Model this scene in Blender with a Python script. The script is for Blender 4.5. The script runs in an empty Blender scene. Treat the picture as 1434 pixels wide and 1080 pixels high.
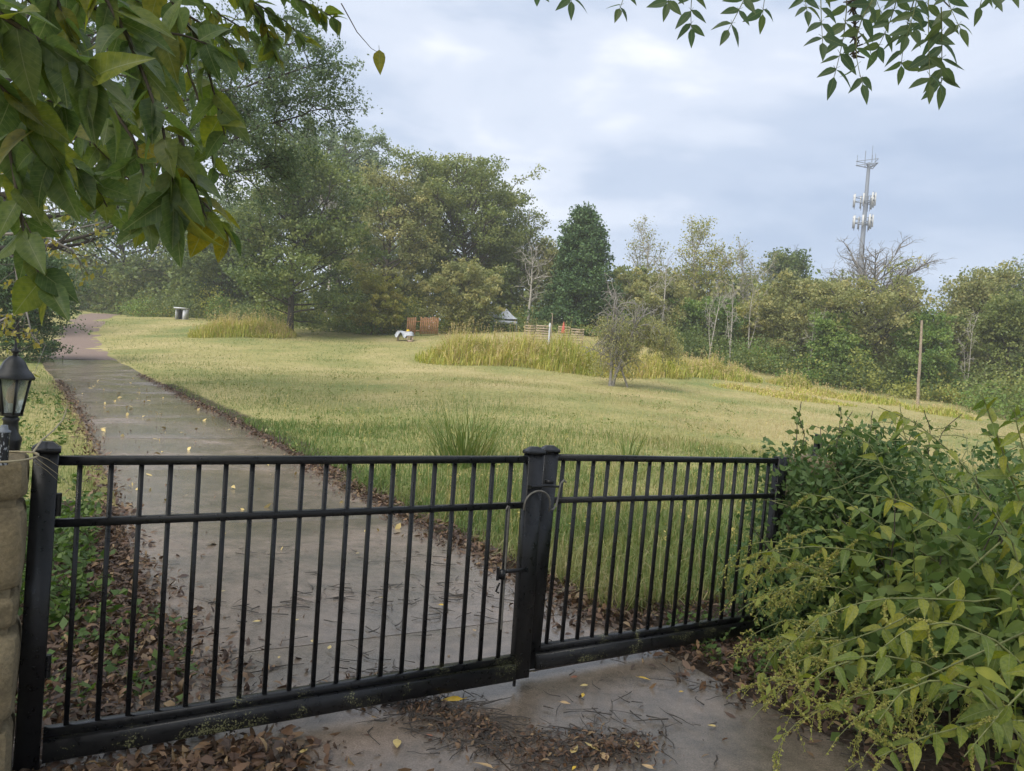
import bpy, math, random
import numpy as np
R = math.radians
rng = np.random.default_rng(7)
random.seed(7)
C = bpy.context.scene.collection
SC = bpy.context.scene

# ------------------------------------------------------------------ camera
H = 1.76                      # eye height above the drive at the gate
FPX, PITCH, ROLL = 1060.0, -0.01857789, 0.07586238     # focal length in photo pixels, tilt, roll
fw = np.array([0, math.cos(PITCH), math.sin(PITCH)])
up0 = np.array([0, -math.sin(PITCH), math.cos(PITCH)])
rt0 = np.array([1., 0, 0])
rt = rt0 * math.cos(ROLL) + up0 * math.sin(ROLL)
up = -rt0 * math.sin(ROLL) + up0 * math.cos(ROLL)
CAM = np.array([0, 0, H])
cd = bpy.data.cameras.new('camera')
cd.sensor_width = 36; cd.lens = FPX / 1434 * 36; cd.clip_start = 0.05; cd.clip_end = 2000
cam = bpy.data.objects.new('camera', cd); C.objects.link(cam)
from mathutils import Matrix, Vector
cam.matrix_world = Matrix(((rt[0], up[0], -fw[0], 0), (rt[1], up[1], -fw[1], 0), (rt[2], up[2], -fw[2], H), (0, 0, 0, 1)))
SC.camera = cam

def at(u, v, depth):          # a point seen at photo pixel (u, v), at world distance y = depth
    d = fw + rt * (u - 717) / FPX - up * (v - 540) / FPX
    return CAM + d / d[1] * depth

# ------------------------------------------------------------------ world, sun, exposure
SUN_EL, SUN_AZ = 48, 215       # compass-like: direction the light comes from (0 = +y, clockwise)
w = bpy.data.worlds.new('World'); SC.world = w; w.use_nodes = True
nt = w.node_tree; nt.nodes.clear()
def N(tree, t, **kw):
    n = tree.nodes.new(t)
    for k, v in kw.items():
        if k.startswith('i_'):
            key = k[2:]
            n.inputs[int(key) if key.isdigit() else key].default_value = v
        else: setattr(n, k, v)
    return n
def ramp(tree, stops, interp='LINEAR'):
    n = tree.nodes.new('ShaderNodeValToRGB'); e = n.color_ramp.elements; n.color_ramp.interpolation = interp
    e[0].position, e[0].color = stops[0][0], (*stops[0][1], 1)
    e[1].position, e[1].color = stops[-1][0], (*stops[-1][1], 1)
    for p, c in stops[1:-1]:
        x = e.new(p); x.color = (*c, 1)
    return n
sky = N(nt, 'ShaderNodeTexSky', sky_type='NISHITA', sun_disc=False, sun_elevation=R(SUN_EL), sun_rotation=R(SUN_AZ), air_density=1.0, dust_density=2.0)
tc = N(nt, 'ShaderNodeTexCoord')
mp = N(nt, 'ShaderNodeMapping'); mp.inputs['Scale'].default_value = (1.0, 1.0, 3.0); mp.inputs['Location'].default_value = (.35, .1, .2)
nz = N(nt, 'ShaderNodeTexNoise', i_Scale=2.0, i_Detail=5.0, i_Roughness=0.52, i_Distortion=0.2)
cr = ramp(nt, [(0.34, (3.05, 3.7, 4.9)), (0.45, (3.8, 4.4, 5.5)), (0.55, (5.0, 5.45, 6.35)), (0.67, (7.2, 7.3, 7.7))], 'EASE')
mx = N(nt, 'ShaderNodeMix', data_type='RGBA'); mx.inputs[0].default_value = 0.88
bg = N(nt, 'ShaderNodeBackground', i_Strength=0.096)
wo = N(nt, 'ShaderNodeOutputWorld')
L = nt.links.new
L(tc.outputs['Generated'], mp.inputs['Vector']); L(mp.outputs[0], nz.inputs['Vector']); L(nz.outputs['Fac'], cr.inputs['Fac'])
L(sky.outputs[0], mx.inputs[6]); L(cr.outputs[0], mx.inputs[7]); L(mx.outputs[2], bg.inputs['Color']); L(bg.outputs[0], wo.inputs['Surface'])
sl = bpy.data.lights.new('sun', 'SUN'); sl.energy = 3.0; sl.angle = R(50); sl.color = (1.0, 0.955, 0.88)
so = bpy.data.objects.new('sun', sl); C.objects.link(so)
sd = Vector((math.sin(R(SUN_AZ)) * math.cos(R(SUN_EL)), math.cos(R(SUN_AZ)) * math.cos(R(SUN_EL)), math.sin(R(SUN_EL))))
so.rotation_euler = sd.to_track_quat('Z', 'Y').to_euler(); so.location = (0, 0, 60)
SC.view_settings.view_transform = 'Standard'; SC.view_settings.look = 'None'
SC.view_settings.gamma = 1; SC.view_settings.use_curve_mapping = False; SC.view_settings.exposure = 0.78
cy = SC.cycles
cy.max_bounces = 6; cy.diffuse_bounces = 3; cy.glossy_bounces = 2; cy.transmission_bounces = 4; cy.transparent_max_bounces = 6; cy.volume_bounces = 1
cy.use_denoising = True; cy.sample_clamp_indirect = 4

# ------------------------------------------------------------------ mesh helpers
class G:
    """collects quads / triangles (numpy) and links them as ONE mesh object"""
    def __init__(s): s.v = []; s.f = []; s.c = []; s.n = 0
    def add(s, V, F, c=None):
        V = np.asarray(V, float); F = np.asarray(F, int)
        s.v.append(V); s.f.append(F + s.n); s.n += len(V)
        if c is None: c = rng.random()
        s.c.append(np.broadcast_to(np.asarray(c, float), (len(V),)))
        return s
    def mesh(s, name, mat, smooth=False):
        me = bpy.data.meshes.new(name)
        V = np.concatenate(s.v); cc = np.concatenate(s.c)
        loops = np.concatenate([f.ravel() for f in s.f]); tot = np.concatenate([np.full(len(f), f.shape[1]) for f in s.f])
        me.vertices.add(len(V)); me.vertices.foreach_set('co', V.astype(np.float32).ravel())
        me.loops.add(len(loops)); me.loops.foreach_set('vertex_index', loops.astype(np.int32))
        me.polygons.add(len(tot))
        me.polygons.foreach_set('loop_start', np.concatenate([[0], np.cumsum(tot)[:-1]]).astype(np.int32))
        me.polygons.foreach_set('loop_total', tot.astype(np.int32))
        if smooth: me.polygons.foreach_set('use_smooth', np.ones(len(tot), bool))
        a = me.attributes.new('tint', 'FLOAT', 'POINT'); a.data.foreach_set('value', cc.astype(np.float32))
        me.update(calc_edges=True); me.materials.append(mat)
        return me
    def build(s, name, mat, parent=None, smooth=False):
        return link(name, s.mesh(name, mat, smooth), parent)
def link(name, me, parent=None):
    o = bpy.data.objects.new(name, me); C.objects.link(o)
    if parent is not None: o.parent = parent
    return o
def tag(o, label=None, cat=None, group=None, kind=None):
    if label: o['label'] = label
    if cat: o['category'] = cat
    if group: o['group'] = group
    if kind: o['kind'] = kind
    return o
def empty(name, loc=(0, 0, 0), label=None, cat=None, group=None, rz=0):
    o = bpy.data.objects.new(name, None); C.objects.link(o); o.location = loc; o.rotation_euler.z = rz; o.empty_display_size = .2
    return tag(o, label, cat, group)
def nrm(a): a = np.asarray(a, float); return a / (np.linalg.norm(a, axis=-1, keepdims=True) + 1e-12)
def tube(g, P, r, k=6, c=None, cap=True):
    P = np.asarray(P, float); n = len(P); r = np.broadcast_to(np.asarray(r, float), (n,))
    T = nrm(np.gradient(P, axis=0)); m = np.abs(P[-1] - P[0]); ref = np.eye(3)[int(np.argmin(m))]
    A = nrm(np.cross(T, ref)); B = np.cross(T, A)
    a = np.arange(k) * 2 * math.pi / k
    V = P[:, None] + r[:, None, None] * (A[:, None] * np.cos(a)[None, :, None] + B[:, None] * np.sin(a)[None, :, None])
    i = np.arange(n - 1)[:, None] * k; j = np.arange(k)[None]; j2 = (j + 1) % k
    F = np.stack([i + j, i + j2, i + k + j2, i + k + j], -1).reshape(-1, 4)
    g.add(V.reshape(-1, 3), F, c)
    if cap and k >= 4:
        for idx, ce in ((0, P[0]), (n - 1, P[-1])):
            base = g.n - n * k if idx == 0 else None
        # closed ends
        st = g.n
        g.add(np.vstack([V[0], V[-1]]), np.zeros((0, 3), int), c)
        g.f.append(np.array([[st + q for q in range(k)][::-1]])); g.f.append(np.array([[st + k + q for q in range(k)]]))
    return g
def box(g, c, s, rot=None, c_=None):
    x, y, z = np.asarray(s) / 2
    V = np.array([[-x, -y, -z], [x, -y, -z], [x, y, -z], [-x, y, -z], [-x, -y, z], [x, -y, z], [x, y, z], [-x, y, z]])
    if rot is not None: V = V @ np.asarray(rot).T
    g.add(V + np.asarray(c), [[0, 3, 2, 1], [4, 5, 6, 7], [0, 1, 5, 4], [1, 2, 6, 5], [2, 3, 7, 6], [3, 0, 4, 7]], c_)
    return g
def bar(g, p0, p1, w, d, side, ch=.12, c=None):
    """rectangular tube with chamfered edges from p0 to p1; w along 'side', d along the other axis"""
    p0 = np.asarray(p0, float); p1 = np.asarray(p1, float); t = nrm(p1 - p0)
    s = nrm(np.asarray(side, float) - t * np.dot(side, t)); o = np.cross(t, s)
    q = ch * min(w, d); a, b = w / 2, d / 2
    prof = [(-a + q, -b), (a - q, -b), (a, -b + q), (a, b - q), (a - q, b), (-a + q, b), (-a, b - q), (-a, -b + q)]
    ring = np.array([s * x + o * y for x, y in prof])
    V = np.vstack([p0 + ring, p1 + ring]); i = np.arange(8); j = (i + 1) % 8
    st = g.n
    g.add(V, np.stack([i, j, j + 8, i + 8], -1), c)
    g.f.append(np.array([st + i[::-1]])); g.f.append(np.array([st + 8 + i]))
    return g
def rotz(a): c, s = math.cos(a), math.sin(a); return np.array([[c, -s, 0], [s, c, 0], [0, 0, 1]])
def rand_dirs(n): return nrm(rng.normal(size=(n, 3)))
def leaf_quads(g, P, size, upbias=.6, aspect=.55, c=None, droop=0.0):
    """P (n,3): a small pointed leaf (a folded diamond) at every point"""
    n = len(P); nn = rand_dirs(n); nn[:, 2] += upbias; nn = nrm(nn)
    a = rand_dirs(n); a[:, 2] -= droop; a = nrm(a - nn * np.sum(a * nn, 1, keepdims=True)); b = np.cross(nn, a)
    s = (np.broadcast_to(size, (n,)) * rng.uniform(.65, 1.3, n))[:, None]
    V = np.stack([P - a * s * .5, P + b * s * aspect * .5 - a * s * .06 - nn * s * .1, P + a * s * .5 - nn * s * .06, P - b * s * aspect * .5 - a * s * .06 - nn * s * .1], 1)
    F = np.arange(n * 4).reshape(n, 4)
    if c is None: c = rng.random(n)
    g.add(V.reshape(-1, 3), F, np.repeat(np.broadcast_to(c, (n,)), 4))
    return g

# ------------------------------------------------------------------ materials
def new_mat(name):
    m = bpy.data.materials.new(name); m.use_nodes = True; t = m.node_tree
    p = t.nodes['Principled BSDF']; return m, t, p
def simple(name, col, rough=.6, metal=0.0, bump=0.0, scale=40, var=.25, spec=.5):
    m, t, p = new_mat(name)
    nz = N(t, 'ShaderNodeTexNoise', i_Scale=scale, i_Detail=6.0); tc = N(t, 'ShaderNodeTexCoord')
    t.links.new(tc.outputs['Object'], nz.inputs['Vector'])
    c = np.array(col); cr = ramp(t, [(.3, tuple(c * (1 - var))), (.7, tuple(np.minimum(c * (1 + var), .95)))])
    t.links.new(nz.outputs['Fac'], cr.inputs['Fac']); t.links.new(cr.outputs[0], p.inputs['Base Color'])
    p.inputs['Roughness'].default_value = rough; p.inputs['Metallic'].default_value = metal; p.inputs['Specular IOR Level'].default_value = spec
    if bump:
        b = N(t, 'ShaderNodeBump', i_Strength=bump, i_Distance=.02); t.links.new(nz.outputs['Fac'], b.inputs['Height']); t.links.new(b.outputs[0], p.inputs['Normal'])
    return m
def leafmat(name, stops, trans=.35, rough=.55, objvar=0.0, spec=.35, noise=None):
    """leaf colour from the per-leaf 'tint' attribute (or a random value for each leaf object)"""
    m, t, p = new_mat(name)
    at_ = N(t, 'ShaderNodeAttribute', attribute_name='tint')
    src = at_.outputs['Fac']
    if objvar:
        oi = N(t, 'ShaderNodeObjectInfo'); src = oi.outputs['Random']
    cr = ramp(t, [(i / (len(stops) - 1), s) for i, s in enumerate(stops)]); t.links.new(src, cr.inputs['Fac'])
    col = cr.outputs[0]
    if noise:
        tc = N(t, 'ShaderNodeTexCoord'); nz = N(t, 'ShaderNodeTexNoise', i_Scale=noise, i_Detail=4.0); t.links.new(tc.outputs['Object'], nz.inputs['Vector'])
        r2 = ramp(t, [(.35, (.72, .78, .7)), (.65, (1.18, 1.12, .95))]); t.links.new(nz.outputs['Fac'], r2.inputs['Fac'])
        mm = N(t, 'ShaderNodeMix', data_type='RGBA', blend_type='MULTIPLY'); mm.inputs[0].default_value = 1
        t.links.new(col, mm.inputs[6]); t.links.new(r2.outputs[0], mm.inputs[7]); col = mm.outputs[2]
    if objvar:                       # pale midrib and side veins
        tc2 = N(t, 'ShaderNodeTexCoord'); sp_ = N(t, 'ShaderNodeSeparateXYZ'); t.links.new(tc2.outputs['Object'], sp_.inputs[0])
        ab = N(t, 'ShaderNodeMath', operation='ABSOLUTE'); t.links.new(sp_.outputs['Y'], ab.inputs[0])
        sc_ = N(t, 'ShaderNodeMath', operation='MULTIPLY_ADD', i_1=-.75); t.links.new(ab.outputs[0], sc_.inputs[0]); t.links.new(sp_.outputs['X'], sc_.inputs[2])
        sn = N(t, 'ShaderNodeMath', operation='SINE'); m8 = N(t, 'ShaderNodeMath', operation='MULTIPLY', i_1=62.0); t.links.new(sc_.outputs[0], m8.inputs[0]); t.links.new(m8.outputs[0], sn.inputs[0])
        v1 = N(t, 'ShaderNodeMapRange', i_1=.90, i_2=1.0, i_3=0.0, i_4=.30); t.links.new(sn.outputs[0], v1.inputs[0])
        v2 = N(t, 'ShaderNodeMapRange', i_1=.010, i_2=.004, i_3=0.0, i_4=.75); t.links.new(ab.outputs[0], v2.inputs[0])
        vm = N(t, 'ShaderNodeMath', operation='MAXIMUM'); t.links.new(v1.outputs[0], vm.inputs[0]); t.links.new(v2.outputs[0], vm.inputs[1])
        vx = N(t, 'ShaderNodeMix', data_type='RGBA'); vx.inputs[7].default_value = (.26, .29, .13, 1); t.links.new(vm.outputs[0], vx.inputs[0]); t.links.new(col, vx.inputs[6]); col = vx.outputs[2]
    t.links.new(col, p.inputs['Base Color']); p.inputs['Roughness'].default_value = rough; p.inputs['Specular IOR Level'].default_value = spec
    tr = N(t, 'ShaderNodeBsdfTranslucent'); mix = N(t, 'ShaderNodeMixShader', i_Fac=trans)
    hs = N(t, 'ShaderNodeHueSaturation', i_Saturation=1.15, i_Value=1.35); t.links.new(col, hs.inputs['Color']); t.links.new(hs.outputs[0], tr.inputs['Color'])
    out = t.nodes['Material Output']
    t.links.new(p.outputs[0], mix.inputs[1]); t.links.new(tr.outputs[0], mix.inputs[2]); t.links.new(mix.outputs[0], out.inputs['Surface'])
    return m
M = {}
M['bark'] = simple('bark', (.085, .068, .052), .9, bump=.5, scale=14, var=.4)
M['bark_dark'] = simple('bark_dark', (.05, .042, .035), .9, bump=.5, scale=14, var=.4)
M['bark_pale'] = simple('bark_pale', (.30, .275, .235), .85, bump=.3, scale=9, var=.35)
M['bark_grey'] = simple('bark_grey', (.20, .185, .165), .85, bump=.3, scale=9, var=.35)
M['oak'] = leafmat('oak_leaf', [(.108, .142, .046), (.171, .211, .064), (.262, .279, .089)])
M['oak_dark'] = leafmat('oak_dark_leaf', [(.071, .112, .039), (.128, .171, .052), (.211, .239, .073)])
M['olive'] = leafmat('olive_leaf', [(.177, .201, .076), (.256, .268, .104), (.366, .329, .128)])
M['yellowgreen'] = leafmat('yellowgreen_leaf', [(.195, .220, .051), (.287, .293, .071), (.415, .366, .104)])
M['pale'] = leafmat('pale_leaf', [(.130, .185, .090), (.185, .240, .115), (.245, .290, .140)])
M['cedar'] = leafmat('cedar_leaf', [(.043, .089, .031), (.072, .130, .043), (.110, .170, .058)], trans=.15)
M['fresh'] = leafmat('fresh_leaf', [(.085, .152, .037), (.146, .226, .051), (.232, .293, .073)])
M['elm'] = leafmat('elm_leaf', [(.075, .118, .062), (.110, .158, .080), (.155, .200, .095)])

# ------------------------------------------------------------------ terrain
YAW = R(31.07)                                   # gate line direction; the drive runs at right angles to it
DV = np.array([-math.sin(YAW), math.cos(YAW)]); NV = np.array([math.cos(YAW), math.sin(YAW)])
def cn(t):                                       # the drive bends gently to the left on its way up
    return -.8 * np.clip((np.asarray(t, float) - 11) / 28, 0, 1.15) ** 1.4
def drive_xy(t, n): return DV * t + NV * (n + cn(t))
ctrl = [(-3, 0, 0), (3, 0, 0), (0, -6, 0), (-6, -4, 0), (6, -4, 0), (5.5, 5, .02), (-3.2, 3.5, .03), (-4.5, 6, .12), (0, 6, 0), (-2.5, 8.5, 0), (-5, 12.3, .06), (2.2, 8.5, .1), (5.5, 9, .12), (9, 8, .1)]
for u, v, d in [(395, 635, 12.8), (700, 600, 17), (900, 600, 19), (500, 560, 24), (400, 520, 38), (180, 512, 35), (75, 518, 34), (110, 490, 50), (130, 470, 62), (115, 447, 75), (112, 439, 85),
                (855, 541, 40), (600, 507, 47), (720, 508, 48), (800, 517, 47), (570, 478, 62), (480, 467, 68), (340, 472, 58), (255, 447, 78), (1000, 528, 52), (1105, 541, 55), (1200, 559, 50), (1285, 566, 50), (1400, 591, 47),
                (1430, 640, 20), (1100, 600, 25), (1000, 570, 32), (1250, 600, 27), (700, 540, 30), (0, 505, 36), (-150, 480, 40), (1560, 605, 45), (660, 468, 66), (800, 470, 66), (1050, 517, 64)]:
    ctrl.append(tuple(at(u, v, d)))
for x, y, z in [(-60, 110, 6), (-30, 105, 6), (0, 105, 6.2), (30, 105, 5.5), (60, 105, 4.5), (-75, 70, 5), (75, 60, 1.5), (-60, 30, 2), (60, 20, .4), (-25, 8, .6), (30, 0, .2), (-25, -15, .2), (0, -25, 0), (25, -25, 0), (0, 150, 7), (70, 150, 6), (-80, 150, 7)]:
    ctrl.append((x, y, z))
ctrl = np.array(ctrl)
def _tps(r2): return r2 * np.log(r2 + 1e-6) * .5
_n = len(ctrl)
_K = _tps(((ctrl[:, None, :2] - ctrl[None, :, :2]) ** 2).sum(-1)) + np.eye(_n) * 2.0
_P = np.hstack([np.ones((_n, 1)), ctrl[:, :2]])
_A = np.block([[_K, _P], [_P.T, np.zeros((3, 3))]])
_w = np.linalg.solve(_A, np.concatenate([ctrl[:, 2], np.zeros(3)]))
def ground(x, y):
    x = np.asarray(x, float); y = np.asarray(y, float); sh = np.broadcast(x, y).shape
    X = np.broadcast_to(x, sh).ravel(); Y = np.broadcast_to(y, sh).ravel()
    Xc = np.clip(X, -110, 110); Yc = np.clip(Y, -40, 170)
    out = np.empty(len(X))
    for i in range(0, len(X), 40000):
        q = np.stack([Xc[i:i + 40000], Yc[i:i + 40000]], 1)
        out[i:i + 40000] = _tps(((q[:, None] - ctrl[None, :, :2]) ** 2).sum(-1)) @ _w[:_n] + _w[_n] + q @ _w[_n + 1:]
    return out.reshape(sh)
def gz(x, y): return float(ground(np.array([x]), np.array([y]))[0])
def on_ground(u, depth, dz=0.0):
    """the ground point under photo column u at distance depth"""
    p = at(u, 500, depth); x = p[0]
    for _ in range(3):
        z = gz(x, depth)
        v = 540.0
        a = at(u, 0, depth); b = at(u, 1080, depth)
        k = (z - a[2]) / (b[2] - a[2]); x = a[0] + (b[0] - a[0]) * k
    return np.array([x, depth, gz(x, depth) + dz])
def smooth_noise(x, y, s, seed=0):
    r = np.random.default_rng(seed); out = 0
    for k in range(5):
        a = r.uniform(0, 6.28); f = s * r.uniform(.6, 1.7); out = out + np.sin((x * math.cos(a) + y * math.sin(a)) * f + r.uniform(0, 6.28) + 1.3 * np.sin((x * math.sin(a) - y * math.cos(a)) * f * .7 + r.uniform(0, 6.28)))
    return out / 5
E_HALF0, E_HALF1 = .62, 3.45                      # the drive spans n = .62 .. 3.45
def drive_t(x, y): return x * DV[0] + y * DV[1]
def drive_n(x, y): return x * NV[0] + y * NV[1] - cn(drive_t(x, y))
def axis(lo, hi, fine_lo, fine_hi, step, grow=1.16):
    a = list(np.arange(fine_lo, fine_hi + 1e-6, step)); s = step
    while a[-1] < hi: s *= grow; a.append(min(a[-1] + s, hi))
    s = step
    while a[0] > lo: s *= grow; a.insert(0, max(a[0] - s, lo))
    return np.array(a)
gx = axis(-230, 230, -9, 9, .3, 1.09); gy = axis(-60, 260, -1, 24, .3, 1.07)
XX, YY = np.meshgrid(gx, gy); ZZ = ground(XX, YY)
tn, tt = drive_n(XX, YY), drive_t(XX, YY)
ZZ = ZZ + .025 * smooth_noise(XX, YY, 1.1, 3) * (np.abs(tn - 2.03) > 2.3) - .10 * ((tn > E_HALF0 - .25) & (tn < E_HALF1 + .25) & (tt < 46) & ((tt > 16) | ((tn > E_HALF0 - .05) & (tn < E_HALF1 + .05))))
g = G(); ny, nx = XX.shape
i = (np.arange(ny - 1)[:, None] * nx + np.arange(nx - 1)[None]).ravel()
# 'tint' of the ground: bare soil and leaf mould (1) or turf (0)
soil = np.clip(1.2 - np.abs(tn - 3.45) / .9, 0, 1) * (tt > 3.2) * (tt < 30) * (tn > 2)
soil = np.maximum(soil, np.clip(1.3 - (tn - 3) / 3.0, 0, 1) * (tn > 2) * (tt < 4.4) * (tt > -6))
soil = np.maximum(soil, np.clip(1.3 - (E_HALF0 - tn) / 3.2, 0, 1) * (tn < 2) * (tt < 9))
soil = np.maximum(soil, (YY > 95) * 1.0)
g.add(np.stack([XX, YY, ZZ], -1).reshape(-1, 3), np.stack([i, i + 1, i + nx + 1, i + nx], -1), soil.ravel())
m, t, p = new_mat('turf'); M['turf'] = m
tcn = N(t, 'ShaderNodeTexCoord'); a_ = N(t, 'ShaderNodeAttribute', attribute_name='tint')
n1 = N(t, 'ShaderNodeTexNoise', i_Scale=.16, i_Detail=6.0, i_Roughness=.6); n2 = N(t, 'ShaderNodeTexNoise', i_Scale=5.0, i_Detail=8.0, i_Roughness=.7); n3 = N(t, 'ShaderNodeTexNoise', i_Scale=30.0, i_Detail=5.0, i_Roughness=.7)
for q in (n1, n2, n3): t.links.new(tcn.outputs['Object'], q.inputs['Vector'])
r1 = ramp(t, [(.32, (.155, .185, .066)), (.5, (.280, .258, .112)), (.66, (.380, .318, .168))])
r2 = ramp(t, [(.25, (.55, .60, .5)), (.75, (1.3, 1.25, 1.2))])
mm = N(t, 'ShaderNodeMix', data_type='RGBA', blend_type='MULTIPLY'); mm.inputs[0].default_value = 1
t.links.new(n1.outputs['Fac'], r1.inputs['Fac']); t.links.new(n2.outputs['Fac'], r2.inputs['Fac']); t.links.new(r1.outputs[0], mm.inputs[6]); t.links.new(r2.outputs[0], mm.inputs[7])
r3 = ramp(t, [(.3, (.022, .016, .012)), (.55, (.055, .040, .029)), (.75, (.095, .070, .050))]); t.links.new(n3.outputs['Fac'], r3.inputs['Fac'])
ad = N(t, 'ShaderNodeMath', operation='ADD'); ad2 = N(t, 'ShaderNodeMath', operation='SUBTRACT', i_1=.5); t.links.new(n2.outputs['Fac'], ad2.inputs[0]); t.links.new(a_.outputs['Fac'], ad.inputs[0]); t.links.new(ad2.outputs[0], ad.inputs[1])
rs = ramp(t, [(.4, (0, 0, 0)), (.6, (1, 1, 1))]); t.links.new(ad.outputs[0], rs.inputs['Fac'])
m2 = N(t, 'ShaderNodeMix', data_type='RGBA'); t.links.new(rs.outputs[0], m2.inputs[0]); t.links.new(mm.outputs[2], m2.inputs[6]); t.links.new(r3.outputs[0], m2.inputs[7])
t.links.new(m2.outputs[2], p.inputs['Base Color']); p.inputs['Roughness'].default_value = .95; p.inputs['Specular IOR Level'].default_value = .15
bp = N(t, 'ShaderNodeBump', i_Strength=.7, i_Distance=.05); t.links.new(n2.outputs['Fac'], bp.inputs['Height']); t.links.new(bp.outputs[0], p.inputs['Normal'])
tag(g.build('ground', M['turf'], smooth=True), 'rolling grassy field and bare verges', kind='structure')

# ------------------------------------------------------------------ concrete drive, slab by slab
m, t, p = new_mat('wet_concrete'); M['concrete'] = m
tcn = N(t, 'ShaderNodeTexCoord')
n1 = N(t, 'ShaderNodeTexNoise', i_Scale=.55, i_Detail=5.0, i_Roughness=.6, i_Distortion=.4); n2 = N(t, 'ShaderNodeTexNoise', i_Scale=4.5, i_Detail=12.0, i_Roughness=.78); n3 = N(t, 'ShaderNodeTexNoise', i_Scale=120.0, i_Detail=5.0, i_Roughness=.7)
for q in (n1, n2, n3): t.links.new(tcn.outputs['Object'], q.inputs['Vector'])
r1 = ramp(t, [(.28, (.088, .079, .064)), (.45, (.160, .137, .112)), (.60, (.225, .188, .153)), (.78, (.300, .245, .200))]); t.links.new(n2.outputs['Fac'], r1.inputs['Fac'])
r2 = ramp(t, [(.36, (.60, .62, .60)), (.6, (1.08, 1.0, .96))]); t.links.new(n1.outputs['Fac'], r2.inputs['Fac'])
r4 = ramp(t, [(.3, (.6, .6, .6)), (.7, (1.35, 1.35, 1.35))]); t.links.new(n3.outputs['Fac'], r4.inputs['Fac'])
ma = N(t, 'ShaderNodeMix', data_type='RGBA', blend_type='MULTIPLY'); ma.inputs[0].default_value = 1; mb = N(t, 'ShaderNodeMix', data_type='RGBA', blend_type='MULTIPLY'); mb.inputs[0].default_value = 1
t.links.new(r1.outputs[0], ma.inputs[6]); t.links.new(r2.outputs[0], ma.inputs[7]); t.links.new(ma.outputs[2], mb.inputs[6]); t.links.new(r4.outputs[0], mb.inputs[7]); t.links.new(mb.outputs[2], p.inputs['Base Color'])
rr = ramp(t, [(.42, (.06, .06, .06)), (.56, (.15, .15, .15)), (.70, (.36, .36, .36))]); t.links.new(n1.outputs['Fac'], rr.inputs['Fac']); t.links.new(rr.outputs[0], p.inputs['Roughness'])
p.inputs['Specular IOR Level'].default_value = .5
bp = N(t, 'ShaderNodeBump', i_Strength=.16, i_Distance=.01); t.links.new(n3.outputs['Fac'], bp.inputs['Height']); t.links.new(bp.outputs[0], p.inputs['Normal'])
drive = tag(empty('driveway'), 'wet concrete drive running from the gate up to the left', kind='structure')
def slab(t0, t1, n0, n1, lift=.0, wob=0.03):
    k = max(4, int((t1 - t0) / .35)); q = max(4, int((n1 - n0) / .35))
    tt_, nn_ = np.meshgrid(np.linspace(t0, t1, k + 1), np.linspace(n0, n1, q + 1), indexing='ij')
    edge = np.zeros_like(tt_); edge[:, 0] = -1; edge[:, -1] = 1
    nn_ = nn_ + edge * wob * smooth_noise(tt_, nn_ * 0 + edge, 2.2, 5)
    nn_ = nn_ + cn(tt_) + edge * .22 * np.clip((tt_ - 14) / 26, 0, 1); x = DV[0] * tt_ + NV[0] * nn_; y = DV[1] * tt_ + NV[1] * nn_
    dz = np.zeros_like(tt_); dz[0, :] = dz[-1, :] = dz[:, 0] = dz[:, -1] = -.008
    Z = ground(x, y) + .02 + lift + dz
    top = np.stack([x, y, Z], -1).reshape(-1, 3); W = q + 1
    g = G(); i = (np.arange(k)[:, None] * W + np.arange(q)[None]).ravel()
    g.add(top, np.stack([i, i + W, i + W + 1, i + 1], -1))
    ring = [a for a in range(W)] + [a * W + q for a in range(1, k + 1)] + [k * W + a for a in range(q - 1, -1, -1)] + [a * W for a in range(k - 1, 0, -1)]
    P = top[ring]; Lo = P - [0, 0, .14]; nr = len(ring); a = np.arange(nr); b = (a + 1) % nr
    g.add(np.vstack([P, Lo]), np.stack([a, b, b + nr, a + nr], -1))
    return g.build('slab', M['concrete'], drive, smooth=False)
J = .006
ts = [4.47 + 3.4 * k for k in range(0, 13)]
for a, b in zip(ts[:-1], ts[1:]): slab(a + J, b - J, E_HALF0, E_HALF1, rng.uniform(-.002, .002))
slab(3.68 + J, 4.47 - J, -.15, 3.52, .001, .03); slab(1.07 + J, 3.68 - J, -.15, 1.82 - J, .004, .02); slab(1.07 + J, 3.68 - J, 1.82 + J, 3.52, -.004, .05)
slab(-2.4, 1.07 - J, -.6, 1.82 - J, 0); slab(-2.4, 1.07 - J, 1.82 + J, 3.6, 0)
# beyond the concrete: a gravel track
M['gravel'] = simple('gravel', (.175, .125, .100), .9, bump=.6, scale=18, var=.35)
tl = np.linspace(ts[-1] - .1, 100, 60); g = G(); rows = []
for tq in tl:
    bend = max(0, tq - 60) ** 2 * .0022
    for q in np.linspace(-1.55, 1.55, 8):
        x, y = drive_xy(tq, 2.03 + bend + q * (1 + .08 * math.sin(tq * .7 + q))); rows.append((x, y, gz(x, y) + .022 + .012 * math.cos(q * 2)))
i = (np.arange(59)[:, None] * 8 + np.arange(7)[None]).ravel()
g.add(rows, np.stack([i, i + 8, i + 9, i + 1], -1)); tag(g.build('gravel_track', M['gravel'], smooth=True), 'brown gravel track beyond the concrete drive', kind='structure')

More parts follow.
